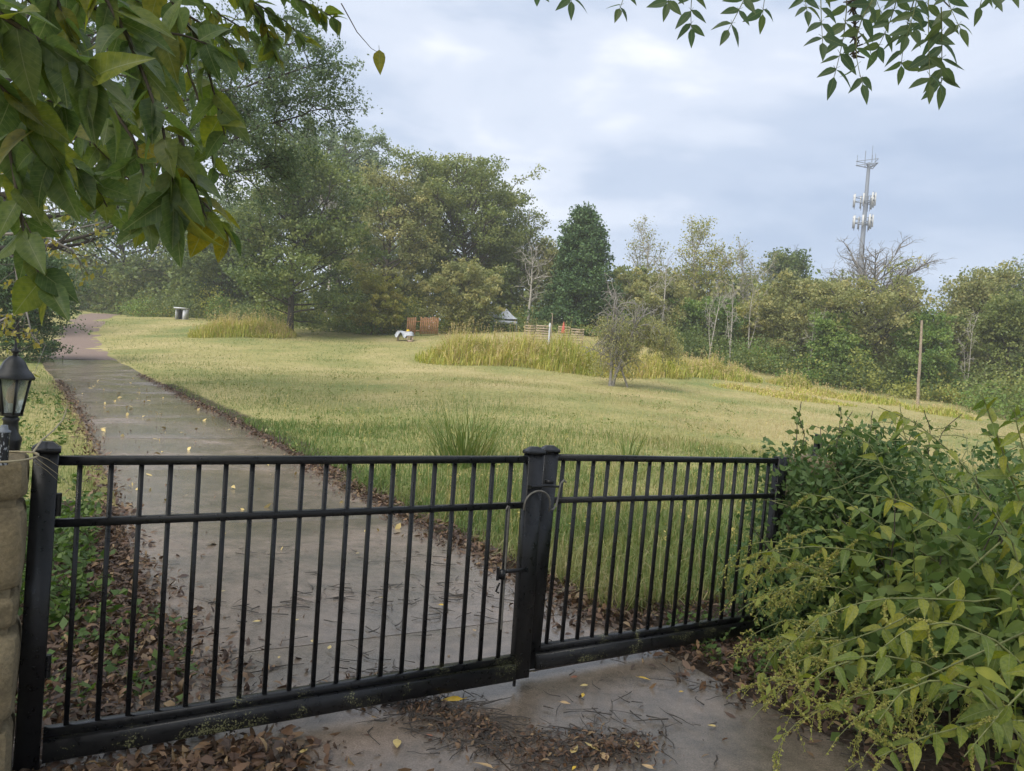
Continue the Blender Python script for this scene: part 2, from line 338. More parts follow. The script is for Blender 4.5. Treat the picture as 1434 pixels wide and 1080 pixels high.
# ------------------------------------------------------------------ gate
m, t, p = new_mat('black_paint'); M['black'] = m
tcn = N(t, 'ShaderNodeTexCoord'); n1 = N(t, 'ShaderNodeTexNoise', i_Scale=130.0, i_Detail=3.0, i_Roughness=.6); n2 = N(t, 'ShaderNodeTexNoise', i_Scale=7.0, i_Detail=4.0); n3 = N(t, 'ShaderNodeTexNoise', i_Scale=38.0, i_Detail=5.0)
geo = N(t, 'ShaderNodeNewGeometry'); sx = N(t, 'ShaderNodeSeparateXYZ'); t.links.new(geo.outputs['Position'], sx.inputs[0])
for q in (n1, n2, n3): t.links.new(geo.outputs['Position'], q.inputs['Vector'])
hr = N(t, 'ShaderNodeMapRange', i_1=.75, i_2=.1, i_3=0.0, i_4=1.0); t.links.new(sx.outputs['Z'], hr.inputs[0])     # lichen grows near the ground
ml = N(t, 'ShaderNodeMath', operation='MULTIPLY'); t.links.new(n1.outputs['Fac'], ml.inputs[0]); t.links.new(n2.outputs['Fac'], ml.inputs[1])
ml2 = N(t, 'ShaderNodeMath', operation='MULTIPLY'); t.links.new(ml.outputs[0], ml2.inputs[0]); t.links.new(hr.outputs[0], ml2.inputs[1])
lr = ramp(t, [(.325, (0, 0, 0)), (.365, (1, 1, 1))]); t.links.new(ml2.outputs[0], lr.inputs['Fac'])
bc = ramp(t, [(.35, (.0055, .006, .007)), (.7, (.013, .013, .014))]); t.links.new(n3.outputs['Fac'], bc.inputs['Fac'])
mi = N(t, 'ShaderNodeMix', data_type='RGBA'); mi.inputs[7].default_value = (.17, .17, .085, 1); t.links.new(lr.outputs[0], mi.inputs[0]); t.links.new(bc.outputs[0], mi.inputs[6]); t.links.new(mi.outputs[2], p.inputs['Base Color'])
rr = ramp(t, [(.3, (.24, .24, .24)), (.7, (.42, .42, .42))]); t.links.new(n3.outputs['Fac'], rr.inputs['Fac']); t.links.new(rr.outputs[0], p.inputs['Roughness']); p.inputs['Specular IOR Level'].default_value = .38
M['cable'] = simple('cable', (.16, .15, .13), .5, .3)
S = .1125
ZV = np.array([0, 0, 1.])
def leaf_geom(P, yaw, sl, h, tilt):
    d = np.array([math.cos(yaw), math.sin(yaw), sl]); dn = np.array([math.cos(yaw), math.sin(yaw), 0]); dep = np.array([-math.sin(yaw), math.cos(yaw), 0])
    T = lambda k: np.array(P) + CAM + d * k                       # under the top rail, at distance k along the leaf
    v = -(ZV + tilt * dn)                                         # down along a picket
    return d, dn, dep, T, v, h
def cap(g, c, w, dn, dep, wd=None, h1=.018, h2=.022):
    wd = wd or w
    bar(g, c, c + ZV * h1, w + .012, wd + .012, dn, .05)
    a, b, a2, b2 = (w + .008) / 2, (w * .45) / 2, (wd + .008) / 2, wd * .45 / 2
    V = [c + ZV * h1 + dn * x * a + dep * y * a2 for x, y in ((-1, -1), (1, -1), (1, 1), (-1, 1))] + [c + ZV * (h1 + h2) + dn * x * b + dep * y * b2 for x, y in ((-1, -1), (1, -1), (1, 1), (-1, 1))]
    g.add(V, [[0, 1, 5, 4], [1, 2, 6, 5], [2, 3, 7, 6], [3, 0, 4, 7], [4, 5, 6, 7]])
def gate_leaf(n, geo, end0, end1, label, group, stile_at, post_w):
    d, dn, dep, T, v, h = geo
    o = empty('gate_leaf', T(n * S / 2) + v * h, label, 'gate', group); inv = np.array(o.location)
    def put(g, nm): b = g.build(nm, M['black'], o); b.location = -Vector(inv) ; return b
    for k in range(n):
        g = G(); bar(g, T(k * S) - v * .004, T(k * S) + v * (h + .004), .0195, .0195, dn, .1); put(g, 'picket')
    put(bar(G(), T(end0) - v * .0165, T(end1) - v * .0165, .042, .036, dep, .1), 'top_rail')
    put(bar(G(), T(end0) + v * .235, T(end1) + v * .235, .034, .032, dep, .1), 'middle_rail')
    put(bar(G(), T(end0) + v * (h + .018), T(end1) + v * (h + .018), .046, .036, dep, .1), 'bottom_rail')
    put(bar(G(), T(end0) + v * (h + .082) - dep * .012, T(end1) + v * (h + .082) - dep * .012, .075, .088, dep, .08), 'kick_beam')
    for q, ends in stile_at:
        g = G(); bar(g, T(q) - v * .045, T(q) + v * (h + .128), post_w, post_w * .56, dn, .06); s = put(g, 'stile')
        if ends: c = G(); cap(c, T(q) - v * .046, post_w, dn, dep, post_w * .56); s2 = c.build('cap', M['black'], s)
    return o, put
GL = leaf_geom((-1.7183749, 3.05394633, -0.50785644), 0.53168598, 0.00875713, 1.06548113, -0.00978232)
GR = leaf_geom((0.33489386, 4.44050801, -0.4980281), 0.55298779, -0.00756746, 1.0835915, 0.0204353)
PW = .1
gl, put_l = gate_leaf(19, GL, -.078, 18 * S + .09, 'long black metal gate leaf beside the stone pillar', 'two leaves of the driveway gate', [(18 * S + .143, True)], PW)
gr, put_r = gate_leaf(17, GR, -.09, 17 * S + .02, 'farther black metal gate leaf ending in the bushes', 'two leaves of the driveway gate', [(-.105, True), (17 * S + .015, False)], PW)
# drop rod, latch and cable loop
d, dn, dep, T, v, h = GL
g = G(); a = T(17.92 * S) - dep * .03; tube(g, [a + v * .24, a + v * .232 - dn * .012, a + v * .25 - dn * .02], .006, 6); tube(g, [a + v * .235 - dn * .004, a + v * (.9)], .0055, 6); put_l(g, 'drop_rod').data.materials[0] = M['cable']
g = G(); box(g, a + v * .60 - dn * .018, (.03, .03, .05)); tube(g, [a + v * .56 - dn * .045, a + v * .63 - dn * .045], .008, 6); tube(g, [a + v * .645 - dn * .03, a + v * .69 - dn * .05, a + v * .70 - dn * .03], .005, 6); bar(g, a + v * .585, a + v * .585 + dn * .14, .02, .012, ZV); put_l(g, 'rod_bracket')
g = G(); q = T(18 * S + .115) + v * (h + .12); tube(g, [q, q + v * .055], .009, 6); put_l(g, 'ground_pin')
g = G(); q = T(18 * S + .14) - dep * (PW * .28 + .012); tube(g, [q + v * .13 - dn * .03, q + v * .125 + dn * .06, q + v * .13 + dn * .155], .007, 6); tube(g, [q + v * .12 - dn * .035, q + v * .14 - dn * .035], .012, 8); box(g, q + v * .105 + dn * .1 + dep * .02, (.05, .03, .02)); put_l(g, 'latch_bar')
g = G(); arc = [q + v * (.235 - .085 * math.sin(x)) + dn * (.02 - .085 * math.cos(x)) - dep * .008 * math.sin(x) for x in np.linspace(-.25, math.pi + .35, 18)]
arc += [q + v * .255 + dn * .13, q + v * .268 + dn * .17 + dep * .06, q + v * .25 + dn * .215 + dep * .1, q + v * .2 + dn * .225 + dep * .1, q + v * .13 + dn * .235 + dep * .1, q + v * .11 + dn * .255 + dep * .1, q + v * .125 + dn * .272 + dep * .1]
tube(g, arc, .0055, 6); cb = g.build('cable_loop', M['cable'], smooth=True); tag(cb, 'grey cable looped round the meeting posts of the gate', 'cable')
# left hinge post
g = G(); d, dn, dep, T, v, h = GL
q = T(-.118); gp = empty('gate_post', (q[0], q[1], 0), 'square black hinge post against the stone pillar', 'gate post')
bar(g, (q[0], q[1], -.15), q - v * .05, .088, .088, dn, .06); b = g.build('post', M['black'], gp); b.location = -gp.location
c = G(); cap(c, q - v * .052, .088, dn, dep); b = c.build('post_cap', M['black'], gp); b.location = -gp.location
for zz in (.4, 1.05):
    g = G(); tube(g, [(q[0], q[1], zz) + dn * .05 - dep * .02, (q[0], q[1], zz + .09) + dn * .05 - dep * .02], .013, 8)
    b = g.build('hinge', M['black'], gp); b.location = -gp.location

# ------------------------------------------------------------------ trees
def path(p, d, L_, n=6, wander=.12, lift=0.0):
    """a wandering polyline of length L_ from p along d; lift bends it up (or down) on the way"""
    P = [np.array(p, float)]; d = nrm(d)
    for k in range(n - 1):
        d = nrm(d + rng.normal(size=3) * wander + np.array([0, 0, lift / n])); P.append(P[-1] + d * L_ / (n - 1))
    return np.array(P)
def along(P, s):
    s = np.clip(s, 0, .9999) * (len(P) - 1); i = int(s); return P[i] + (P[i + 1] - P[i]) * (s - i), nrm(P[i + 1] - P[i])
def crown_shape(kind, u):          # relative crown radius at height fraction u of the crown
    if kind == 'cone': return max(.04, (1 - u) ** .85) * (1 - .35 * math.exp(-u * 9))
    if kind == 'vase': return .35 + .75 * math.sin(min(1, u * .75 + .15) * math.pi) ** .8 * (.6 + .5 * u)
    return max(.12, math.sin((.12 + .84 * u) * math.pi) ** .6)
def make_tree(wood, Ht, Rc, cb=.25, kind='round', limbs=26, r0=None, lean=(0, 0), twigs=3, sub=6, wander=.12, limb_lift=.6, twig_len=.9, bare=False, trunk_top=.8, fork=0):
    """returns the clump centres of a crown and fills the wood mesh"""
    r0 = r0 or Ht * .018
    tr = path((0, 0, -.3), (lean[0], lean[1], 1), Ht * trunk_top + .3, 9, .05)
    tube(wood, tr, np.linspace(r0, r0 * .25, 9) * np.r_[1.35, np.ones(8)], 8)
    stems = [(tr, r0)]
    for f in range(fork):
        p, dd = along(tr, rng.uniform(.12, .35)); a = rng.uniform(0, 6.28); d2 = nrm(dd + .55 * np.array([math.cos(a), math.sin(a), 0]))
        t2 = path(p, d2, Ht * rng.uniform(.45, .62), 8, .07, .5); tube(wood, t2, np.linspace(r0 * .6, r0 * .15, 8), 7); stems.append((t2, r0 * .6))
    cl = []
    a0 = rng.uniform(0, 6.28)
    for k in range(limbs):
        st, rr_ = stems[k % len(stems)] if fork else stems[0]
        u = (k + rng.random()) / limbs
        p, dd = along(st, cb / trunk_top * (1 if st is tr else .6) + (1 - cb / trunk_top) * u if st is tr else .25 + .75 * u)
        uu = np.clip((p[2] / Ht - cb) / (1 - cb), 0, 1)
        Lm = Rc * crown_shape(kind, uu) * rng.uniform(.72, 1.12)
        if kind == 'cone': Lm = Rc * max(.05, (1 - uu) ** .72) * rng.uniform(.65, 1.25)
        a = a0 + k * 2.39996 + rng.normal() * .25
        el = R(8 + 55 * uu + rng.normal() * 9) if kind != 'cone' else R(12 + 30 * uu)
        dirv = np.array([math.cos(a) * math.cos(el), math.sin(a) * math.cos(el), math.sin(el)])
        lp = path(p, dirv, Lm, 7, wander, limb_lift)
        lr = max(.018, min(rr_ * .42, Lm * .02 + .01)); tube(wood, lp, np.linspace(lr, lr * .22, 7), 5, cap=False)
        ns = max(2, int(sub * (Lm / Rc) + 1))
        for j in range(ns):
            s = .28 + .72 * (j + rng.random()) / ns
            q, dq = along(lp, s); side = nrm(np.cross(dq, ZV) + rng.normal(size=3) * .25) * (1 if j % 2 else -1)
            d2 = nrm(dq * .75 + side * rng.uniform(.5, 1.1) + ZV * rng.normal() * .3)
            Ls = Lm * rng.uniform(.26, .45) * (1.15 - .55 * s) + .25
            sp = path(q, d2, Ls, 4, .2, .25); tube(wood, sp, np.linspace(max(.01, lr * .35), .005, 4) * (2.0 if bare else 1), 4, cap=False)
            cl.append(sp[-1]); cl.append(sp[2])
            for tq in range(twigs):
                e, de = along(sp, .3 + .7 * rng.random()); d3 = nrm(de * .6 + rng.normal(size=3) * .6 + ZV * .1)
                tp = path(e, d3, twig_len * rng.uniform(.5, 1.2) * min(1, Lm / 2 + .3), 3, .2)
                if bare or rng.random() < .5: tube(wood, tp, np.linspace(.007, .003, 3) * (2.6 if bare else 1), 3, cap=False)
                cl.append(tp[-1])
                if bare == 2:
                    for _ in range(2):
                        e2, d_ = along(tp, rng.uniform(.3, .9)); tube(wood, path(e2, d_ + rng.normal(size=3) * .6, twig_len * .55, 3, .2), (.013, .010, .007), 3, cap=False)
        cl.append(lp[-1])
    cl.append(tr[-1])
    return np.array(cl)
def leaves_on(cl, n, size, spread=.38, flat=.65, keep=None, upbias=.6, droop=.2, tintvar=.3, pick=1.0):
    """n leaves in clumps; clumps differ a little in tone from one another"""
    if keep is not None: cl = cl[keep(cl)]
    if pick < 1: cl = cl[rng.random(len(cl)) < pick]
    ct = rng.random(len(cl)); k = rng.integers(0, len(cl), n); sc = rng.uniform(.6, 1.35, len(cl))
    P = cl[k] + rand_dirs(n) * (rng.random(n) ** .55 * 1.75 * spread * sc[k])[:, None] * np.array([1, 1, flat])
    g = G(); leaf_quads(g, P, size, upbias, .6, np.clip(.5 + (ct[k] - .5) * .9 + rng.normal(size=n) * tintvar * .5, 0, 1), droop)
    return g
def place_tree(name, label, base, wood_mat, leaf_mat, wood, foliage, group=None, rz=None):
    o = empty(name, base, label, 'tree', group); o.rotation_euler.z = 0
    wood.build('trunk', M[wood_mat], o, smooth=True)
    if foliage is not None: foliage.build('crown', M[leaf_mat], o)
    return o
def top_height(u, vtop, depth):
    b = on_ground(u, depth); t_ = at(u, vtop, depth); return b, t_[2] - b[2]
TG = 'trees along the far edge of the field'
def far_tree(u, vtop, depth, halfpx, label, leaf='oak', kind='round', cb=.22, n=15000, size=.2, wood='bark', name='tree', **kw):
    b, ht = top_height(u, vtop, depth); rc = halfpx / FPX * depth
    wd = G(); cl = make_tree(wd, ht * .97, rc, cb, kind, **kw)
    kz = (ht - .15) / np.percentile(cl[:, 2], 97 if n > 7000 and kind == 'round' else 99.5); kr = rc / np.percentile(np.hypot(cl[:, 0], cl[:, 1]), 97); sc_ = np.array([kr, kr, kz]); cl = cl * sc_; cl = cl[cl[:, 2] < ht + .3]; wd.v = [np.minimum(v_ * sc_, [1e9, 1e9, ht + .35]) for v_ in wd.v]
    fo = leaves_on(cl, int(n * 1.3), size * 1.58, spread=min(.56, .06 * ht * .6 + .08), pick=.55 if kind != 'cone' and n > 7000 else 1.0) if n else None
    return place_tree(name, label, b, wood, leaf, wd, fo, TG)

far_tree(480, 190, 92, 100, 'tall pale green tree rising behind the others left of centre', 'pale', n=30000, size=.22, limbs=56, name='broadleaf_tree')
far_tree(455, 238, 84, 34, 'bare whitish branching treetop left of centre', None, cb=.5, n=0, wood='bark_pale', limbs=20, bare=2, name='bare_tree')
far_tree(405, 214, 62, 110, 'large dark oak with low sweeping limbs beside the drive', 'oak_dark', cb=.12, n=30000, size=.17, limbs=40, wood='bark_dark', name='oak_tree')
far_tree(535, 250, 76, 80, 'yellowish green tree between dark oak and tall round oak', 'olive', cb=.15, n=21000, size=.17, limbs=34, name='broadleaf_tree')
far_tree(655, 226, 80, 100, 'tall round grey-green oak standing highest in the centre', 'oak', cb=.2, n=38000, size=.19, limbs=64, fork=0, name='oak_tree')
far_tree(640, 368, 68, 55, 'smaller olive tree in front of the tall round oak', 'olive', cb=.12, n=12000, size=.15, limbs=24, name='broadleaf_tree')
far_tree(520, 385, 67, 50, 'low yellow-green tree behind the tarped table', 'yellowgreen', cb=.1, n=10000, size=.15, limbs=22, name='broadleaf_tree')
far_tree(738, 330, 71, 36, 'dead pale snag with crooked limbs left of the cedar', None, cb=.3, n=0, wood='bark_pale', limbs=16, bare=1, sub=4, name='dead_tree', wander=.2)
far_tree(712, 290, 84, 48, 'thin grey-green tree with bare twigs left of the cedar', 'oak', cb=.35, n=6500, size=.17, limbs=24, bare=2, wood='bark_grey', name='broadleaf_tree')
far_tree(815, 300, 73, 62, 'dense dark green cedar with a pointed top', 'cedar', kind='cone', cb=.03, n=34000, size=.17, limbs=90, wood='bark_dark', name='cedar_tree', trunk_top=.97, sub=5, twigs=2, limb_lift=.3, twig_len=.7)
far_tree(898, 306, 86, 48, 'bare grey tree just right of the cedar', 'olive', cb=.3, n=1800, size=.14, wood='bark_pale', limbs=26, bare=2, name='bare_tree', fork=2)
far_tree(972, 306, 80, 42, 'thin tree with sparse yellowing top leaves', 'yellowgreen', cb=.35, n=3800, size=.15, wood='bark_pale', limbs=26, bare=2, name='bare_tree', fork=1)
far_tree(1038, 330, 76, 42, 'pale bare tree with several leaning trunks', 'olive', cb=.35, n=900, size=.14, wood='bark_pale', limbs=24, bare=2, name='bare_tree', fork=3)
far_tree(1082, 350, 98, 36, 'small dark green treetop left of the tower', 'oak_dark', cb=.2, n=9000, size=.24, limbs=22, name='broadleaf_tree')
far_tree(905, 385, 72, 60, 'light green tree behind the drooping dead bush', 'olive', cb=.1, n=12000, size=.16, limbs=26, wood='bark_grey', name='broadleaf_tree')
far_tree(985, 420, 70, 55, 'low green tree under the sparse yellowing one', 'fresh', cb=.08, n=10000, size=.16, limbs=24, name='broadleaf_tree')
far_tree(1115, 392, 66, 66, 'olive green tree left of the spreading oak', 'olive', cb=.1, n=14000, size=.16, limbs=28, name='broadleaf_tree')
far_tree(1210, 370, 62, 92, 'spreading oak with dark limbs below the tower', 'olive', kind='vase', cb=.3, n=11000, size=.15, limbs=30, wood='bark_dark', name='oak_tree', wander=.16, r0=.28)
far_tree(1222, 322, 66, 84, 'bare brown treetop with fine twigs at foot of tower', None, kind='vase', cb=.42, n=0, wood='bark_grey', limbs=46, bare=2, name='bare_tree', sub=7, twigs=4)
far_tree(1335, 378, 64, 62, 'yellow-brown leafed tree right of the spreading oak', 'olive', cb=.12, n=12500, size=.15, limbs=28, name='broadleaf_tree')
far_tree(1290, 440, 58, 42, 'small green tree behind the leaning wooden pole', 'fresh', cb=.1, n=8000, size=.14, limbs=22, name='broadleaf_tree')
far_tree(1432, 358, 68, 50, 'rightmost thin treetop at the edge of view', 'oak', cb=.3, n=6500, size=.16, limbs=26, bare=2, wood='bark_grey', name='broadleaf_tree')
far_tree(1405, 420, 58, 60, 'grey-green tree near the right edge of view', 'oak', cb=.1, n=12000, size=.15, limbs=26, name='broadleaf_tree')
far_tree(1165, 440, 60, 40, 'low bushy green tree left of the oak trunk', 'fresh', cb=.05, n=8000, size=.14, limbs=22, name='broadleaf_tree')
far_tree(190, 240, 97, 120, 'dark tree at the far end of the drive', 'oak_dark', cb=.12, n=14000, size=.29, limbs=32, wood='bark_dark', name='oak_tree')
far_tree(300, 300, 82, 70, 'middling dark green tree behind the small hut', 'oak_dark', cb=.05, n=17000, size=.2, limbs=30, wood='bark_dark', name='broadleaf_tree')
far_tree(-25, 300, 60, 92, 'broad dark tree left of the drive', 'oak_dark', cb=.05, n=9000, size=.26, limbs=30, wood='bark_dark', name='broadleaf_tree')
for u_, v_, d_, w_, lf_, lb_ in [(765, 338, 84, 34, 'olive', 'olive tree filling the gap left of the cedar'), (862, 372, 80, 36, 'oak', 'mid green tree close behind the cedar, on its right'), (940, 372, 82, 44, 'olive', 'olive tree behind the two bare grey trees'), (1010, 380, 84, 44, 'oak', 'mid green tree behind the pale leaning trunks'), (1062, 402, 72, 40, 'yellowgreen', 'yellowish tree below the small dark treetop'), (1150, 388, 80, 46, 'oak', 'mid green tree just left of the tower foot'), (1262, 392, 74, 44, 'olive', 'olive tree just right of the tower foot'), (1375, 392, 72, 46, 'olive', 'olive tree behind the grey-green one near right edge'), (585, 300, 90, 60, 'pale', 'pale tree behind, between yellowish tree and tall round oak'), (330, 262, 96, 70, 'pale', 'pale green tree far behind the dark oak'), (700, 320, 90, 50, 'oak', 'mid green tree behind the dead pale snag')]:
    far_tree(u_, v_, d_, w_, lb_, lf_, cb=.1, n=7000, size=.235, limbs=26, name='broadleaf_tree')
for u_, v_, d_, w_, ln_, lb_ in [(992, 388, 63, 20, .12, 'slim pale trunk leaning right among the bare trees'), (1022, 395, 62, 18, -.1, 'slim pale trunk leaning left among the bare trees'), (1046, 372, 66, 26, .05, 'tall slim pale trunk left of the tower'), (925, 352, 68, 30, -.06, 'slender grey bare tree right of the drooping bush'), (1130, 430, 60, 18, .1, 'short pale broken trunk low in the right wood'), (1352, 430, 57, 22, -.08, 'thin grey bare tree right of the wooden pole')]:
    far_tree(u_, v_, d_, w_, lb_, None, cb=.4, n=0, wood='bark_pale', limbs=12, bare=1, sub=4, name='bare_tree', lean=(ln_, 0), r0=.13, fork=1)
# dark evergreen shrub beside the drive on the left
b, ht = top_height(25, 325, 37); wd = G(); cl = make_tree(wd, ht, 2.3, .02, 'round', 44, sub=6, twigs=3)
place_tree('cedar_bush', 'dark evergreen bush at left edge beside the drive', b, 'bark_dark', 'cedar', wd, leaves_on(cl, 42000, .13, .3))
# fine-leaved elm left of the drive whose branches reach over the field
b = on_ground(-40, 21); wd = G(); cl = make_tree(wd, 11.5, 8.6, .3, 'vase', 34, r0=.24, sub=9, twigs=4, limb_lift=.35, twig_len=1.1)
wpos = cl + b
uv_d = wpos[:, 1]; uu_ = 717 + FPX * ((wpos - CAM) @ rt) / ((wpos - CAM) @ fw); vv_ = 540 - FPX * ((wpos - CAM) @ up) / ((wpos - CAM) @ fw)
keepm = (wpos[:, 2] > 4.6)
extra = []
for pts, dq in (([(150, 190), (230, 150), (330, 122), (420, 100), (470, 82)], 17.5), ([(180, 120), (270, 100), (350, 70), (430, 55)], 18.5), ([(170, 250), (260, 215), (340, 190), (420, 160), (465, 150)], 18), ([(200, 290), (290, 250), (360, 232), (400, 215)], 19), ([(220, 200), (300, 165), (380, 150), (440, 125)], 20)):
    P = np.array([at(u, v, dq + .3 * k_) for k_, (u, v) in enumerate(pts)]) - b; tq = np.linspace(0, len(pts) - 1, 14); P = np.stack([np.interp(tq, np.arange(len(pts)), P[:, c]) for c in range(3)], 1) + rng.normal(size=(14, 3)) * .04
    tube(wd, P, np.linspace(.05, .012, 14), 6, cap=False)
    for j in range(34):
        q_, dq_ = along(P, .12 + .88 * rng.random()); sp = path(q_, dq_ * .6 + rng.normal(size=3) * .6 + ZV * .05, rng.uniform(.5, 1.5), 5, .18, -.2); tube(wd, sp, np.linspace(.014, .005, 5), 4, cap=False); extra += [sp[2], sp[3], sp[4]]
        for _ in range(5): e, de = along(sp, rng.uniform(.2, 1)); tp_ = path(e, de * .5 + rng.normal(size=3) * .6 - ZV * .1, rng.uniform(.25, .6), 3, .2); tube(wd, tp_, (.005, .004, .002), 3, cap=False); extra += [tp_[1], tp_[2]]
fo = leaves_on(cl[keepm], 30000, .115, .30, .7); fe2 = leaves_on(np.array(extra), 32000, .075, .15, .8); fo.add(fe2.v[0], fe2.f[0], fe2.c[0])
place_tree('elm_tree', 'fine-leaved elm reaching over the drive from the left', b, 'bark_dark', 'elm', wd, fo)

# ------------------------------------------------------------------ undergrowth and woods behind (masses nobody could count)
edge = [(60, 88), (240, 82), (420, 71), (560, 67), (700, 69), (830, 71), (1000, 63), (1150, 59), (1300, 55), (1400, 50), (1500, 45), (1650, 40)]
eu = np.array([e[0] for e in edge], float); ed = np.array([e[1] for e in edge], float)
def mounds(count, back, hlo, hhi, rlo, rhi, per, size, mats, name, label, umin=60, umax=1560):
    gs = {k: G() for k in mats}
    for q in range(count):
        u = rng.uniform(umin, umax); dpt = np.interp(u, eu, ed) + back[0] + (back[1] - back[0]) * rng.random() ** 1.3
        b = on_ground(u, dpt); hh = rng.uniform(hlo, hhi); r_ = rng.uniform(rlo, rhi)
        if 668 < u < 838 and dpt < 76 and name == 'undergrowth': hh = min(hh, 1.7 if u < 745 else .9)
        if u < 190 and name == 'undergrowth' and dpt < 99: continue
        if 545 < u < 625 and dpt < 69.5 and name == 'undergrowth': continue
        nc = 26; dirs = rand_dirs(nc); dirs[:, 2] = np.abs(dirs[:, 2]); rad = rng.uniform(.45, 1.05, nc)[:, None]
        cl = b + dirs * rad * np.array([r_, r_, hh]) + np.array([0, 0, .1])
        k = rng.integers(0, nc, per); P = cl[k] + rng.normal(size=(per, 3)) * np.array([r_, r_, hh * .8]) * .2
        P[:, 2] = np.maximum(P[:, 2], ground(P[:, 0], P[:, 1]) + .03)
        key = mats[rng.integers(0, len(mats))]
        leaf_quads(gs[key], P, size, .5, .65, np.clip(rng.random() * .5 + rng.random(per) * .5, 0, 1), .2)
    for k, g in gs.items():
        tag(g.build(name, M[k]), label[k], name.replace('_', ' '), kind='stuff')
mounds(230, (-1, 10), .9, 3.4, 1.3, 2.8, 620, .21, ['fresh', 'oak', 'oak_dark', 'yellowgreen'], 'undergrowth', {'fresh': 'bright green undergrowth along the wood edge', 'oak': 'mid green undergrowth along the wood edge', 'oak_dark': 'dark green undergrowth along the wood edge', 'yellowgreen': 'yellow-green undergrowth along the wood edge'})
mounds(130, (10, 40), 5, 9.5, 2.5, 5, 480, .54, ['oak', 'olive', 'oak_dark'], 'woodland', {'oak': 'mid green woods behind the first trees', 'olive': 'olive woods behind the first trees', 'oak_dark': 'dark woods behind the first trees'}, -60, 1560)
mounds(46, (8, 30), 6, 10.5, 3, 5, 560, .5, ['oak_dark'], 'woodland', {'oak_dark': 'dark woods beyond the end of the drive'}, -80, 470)
mounds(26, (14, 30), 7, 12, 3.5, 5.5, 640, .5, ['oak'], 'woodland', {'oak': 'tall mid green woods closing the far left view'}, -80, 360)

# ------------------------------------------------------------------ grass
M['grass'] = leafmat('grass_blade', [(.095, .155, .036), (.175, .215, .060), (.300, .278, .112), (.420, .345, .190)], trans=.3, rough=.5)
M['tall_grass'] = leafmat('tall_grass_blade', [(.260, .310, .050), (.400, .390, .080), (.500, .430, .130), (.540, .420, .220)], trans=.3, rough=.55)
def blades(g, P, h, wd, c, lean=.45, seg=2, bend=None):
    n = len(P); a = rng.uniform(0, 6.28, n); d = np.stack([np.cos(a), np.sin(a), 0 * a], 1); s = np.stack([-np.sin(a + rng.normal(size=n)), np.cos(a), 0 * a], 1)
    h = np.broadcast_to(h, (n,))[:, None]; wd = np.broadcast_to(wd, (n,))[:, None]; l = (np.abs(rng.normal(size=n)) * lean)[:, None]
    if seg == 1:
        V = np.stack([P - s * wd * .5, P + s * wd * .5, P + d * h * l + ZV * h * np.sqrt(np.maximum(.2, 1 - np.minimum(l, .85) ** 2))], 1); F = np.arange(n * 3).reshape(n, 3); k = 3
        g.add(V.reshape(-1, 3), F, np.repeat(c, k))
    else:
        mid = P + d * h * l * .3 + ZV * h * .58; tip = P + d * h * l * 1.05 + ZV * h * np.maximum(.25, 1 - .55 * l)
        V = np.stack([P - s * wd * .5, P + s * wd * .5, mid + s * wd * .42, mid - s * wd * .42, tip], 1); b_ = np.arange(n)[:, None] * 5
        g.add(V.reshape(-1, 3), b_ + np.array([[0, 1, 2, 3]]), np.repeat(c, 5)); g.f.append((g.n - n * 5) + b_ + np.array([[3, 2, 4]]))
def scatter(n, y0, y1, power, umin=-120, umax=1560):
    y = (y0 ** (1 - power) + rng.random(n) * (y1 ** (1 - power) - y0 ** (1 - power))) ** (1 / (1 - power)) if power != 1 else y0 * (y1 / y0) ** rng.random(n)
    u = rng.uniform(umin, umax, n); x = (u - 717 + (560 - 540) * 0) / FPX * y + .0
    return x, y
def field_mask(x, y):
    tn, tt = drive_n(x, y), drive_t(x, y)
    m = (tn > 3.62 + .2 * np.clip((tt - 14) / 26, 0, 1) + .12 * smooth_noise(x, y, 3, 9)) & ((tt > 4.3) | ((tn > 5.2) & (tt > 2.5)))
    eu_ = np.interp((x / y) * FPX + 717, eu, ed)
    return m & (y < eu_ + 1)
def tone(x, y, k=.0):             # 0 green .. 1 straw : drier away from the drive and up the slope
    tn = drive_n(x, y)
    return np.clip(.12 + .42 * np.clip((y - 9) / 20, 0, 1) + .28 * np.clip((x + 2) / 9, -.6, 1) * np.clip((y - 9) / 8, 0, 1) + .36 * smooth_noise(x, y, .42, 21) + .30 * smooth_noise(x, y, 1.6, 22) + .16 * smooth_noise(x, y, .16, 23) - .28 * np.clip(1 - (tn - 3.5) / 9, 0, 1) * (y > 14) + rng.normal(size=len(x)) * .13 + k, 0, 1)
g = G()
x, y = scatter(170000, 5.2, 17, 1.0); m_ = field_mask(x, y); x, y = x[m_], y[m_]
dens = .55 + .45 * smooth_noise(x, y, 2.2, 31); m_ = rng.random(len(x)) < dens + .25; x, y = x[m_], y[m_]
P = np.stack([x, y, ground(x, y) - .01], 1); hh = (.15 + .12 * smooth_noise(x, y, 1.4, 33) + .07 * smooth_noise(x, y, 5, 34) + .10 * np.clip(1 - (y - 7) / 6, 0, 1)).clip(.08) * rng.uniform(.5, 1.4, len(x))
blades(g, P, hh, rng.uniform(.004, .009, len(x)) * (.7 + y / 18), np.clip(tone(x, y, .06) + (rng.random(len(x)) < .14) * .5 + .2 * smooth_noise(x, y, 4.2, 77), 0, 1), .8)
tag(g.build('near_grass', M['grass']), 'long green grass in the field just behind the gate', 'grass', kind='stuff')
g = G()
x, y = scatter(210000, 15, 78, 1.15); m_ = field_mask(x, y); x, y = x[m_], y[m_]
P = np.stack([x, y, ground(x, y) - .01], 1); hh = (.10 + .07 * smooth_noise(x, y, .9, 35)).clip(.04) * rng.uniform(.4, 1.6, len(x))
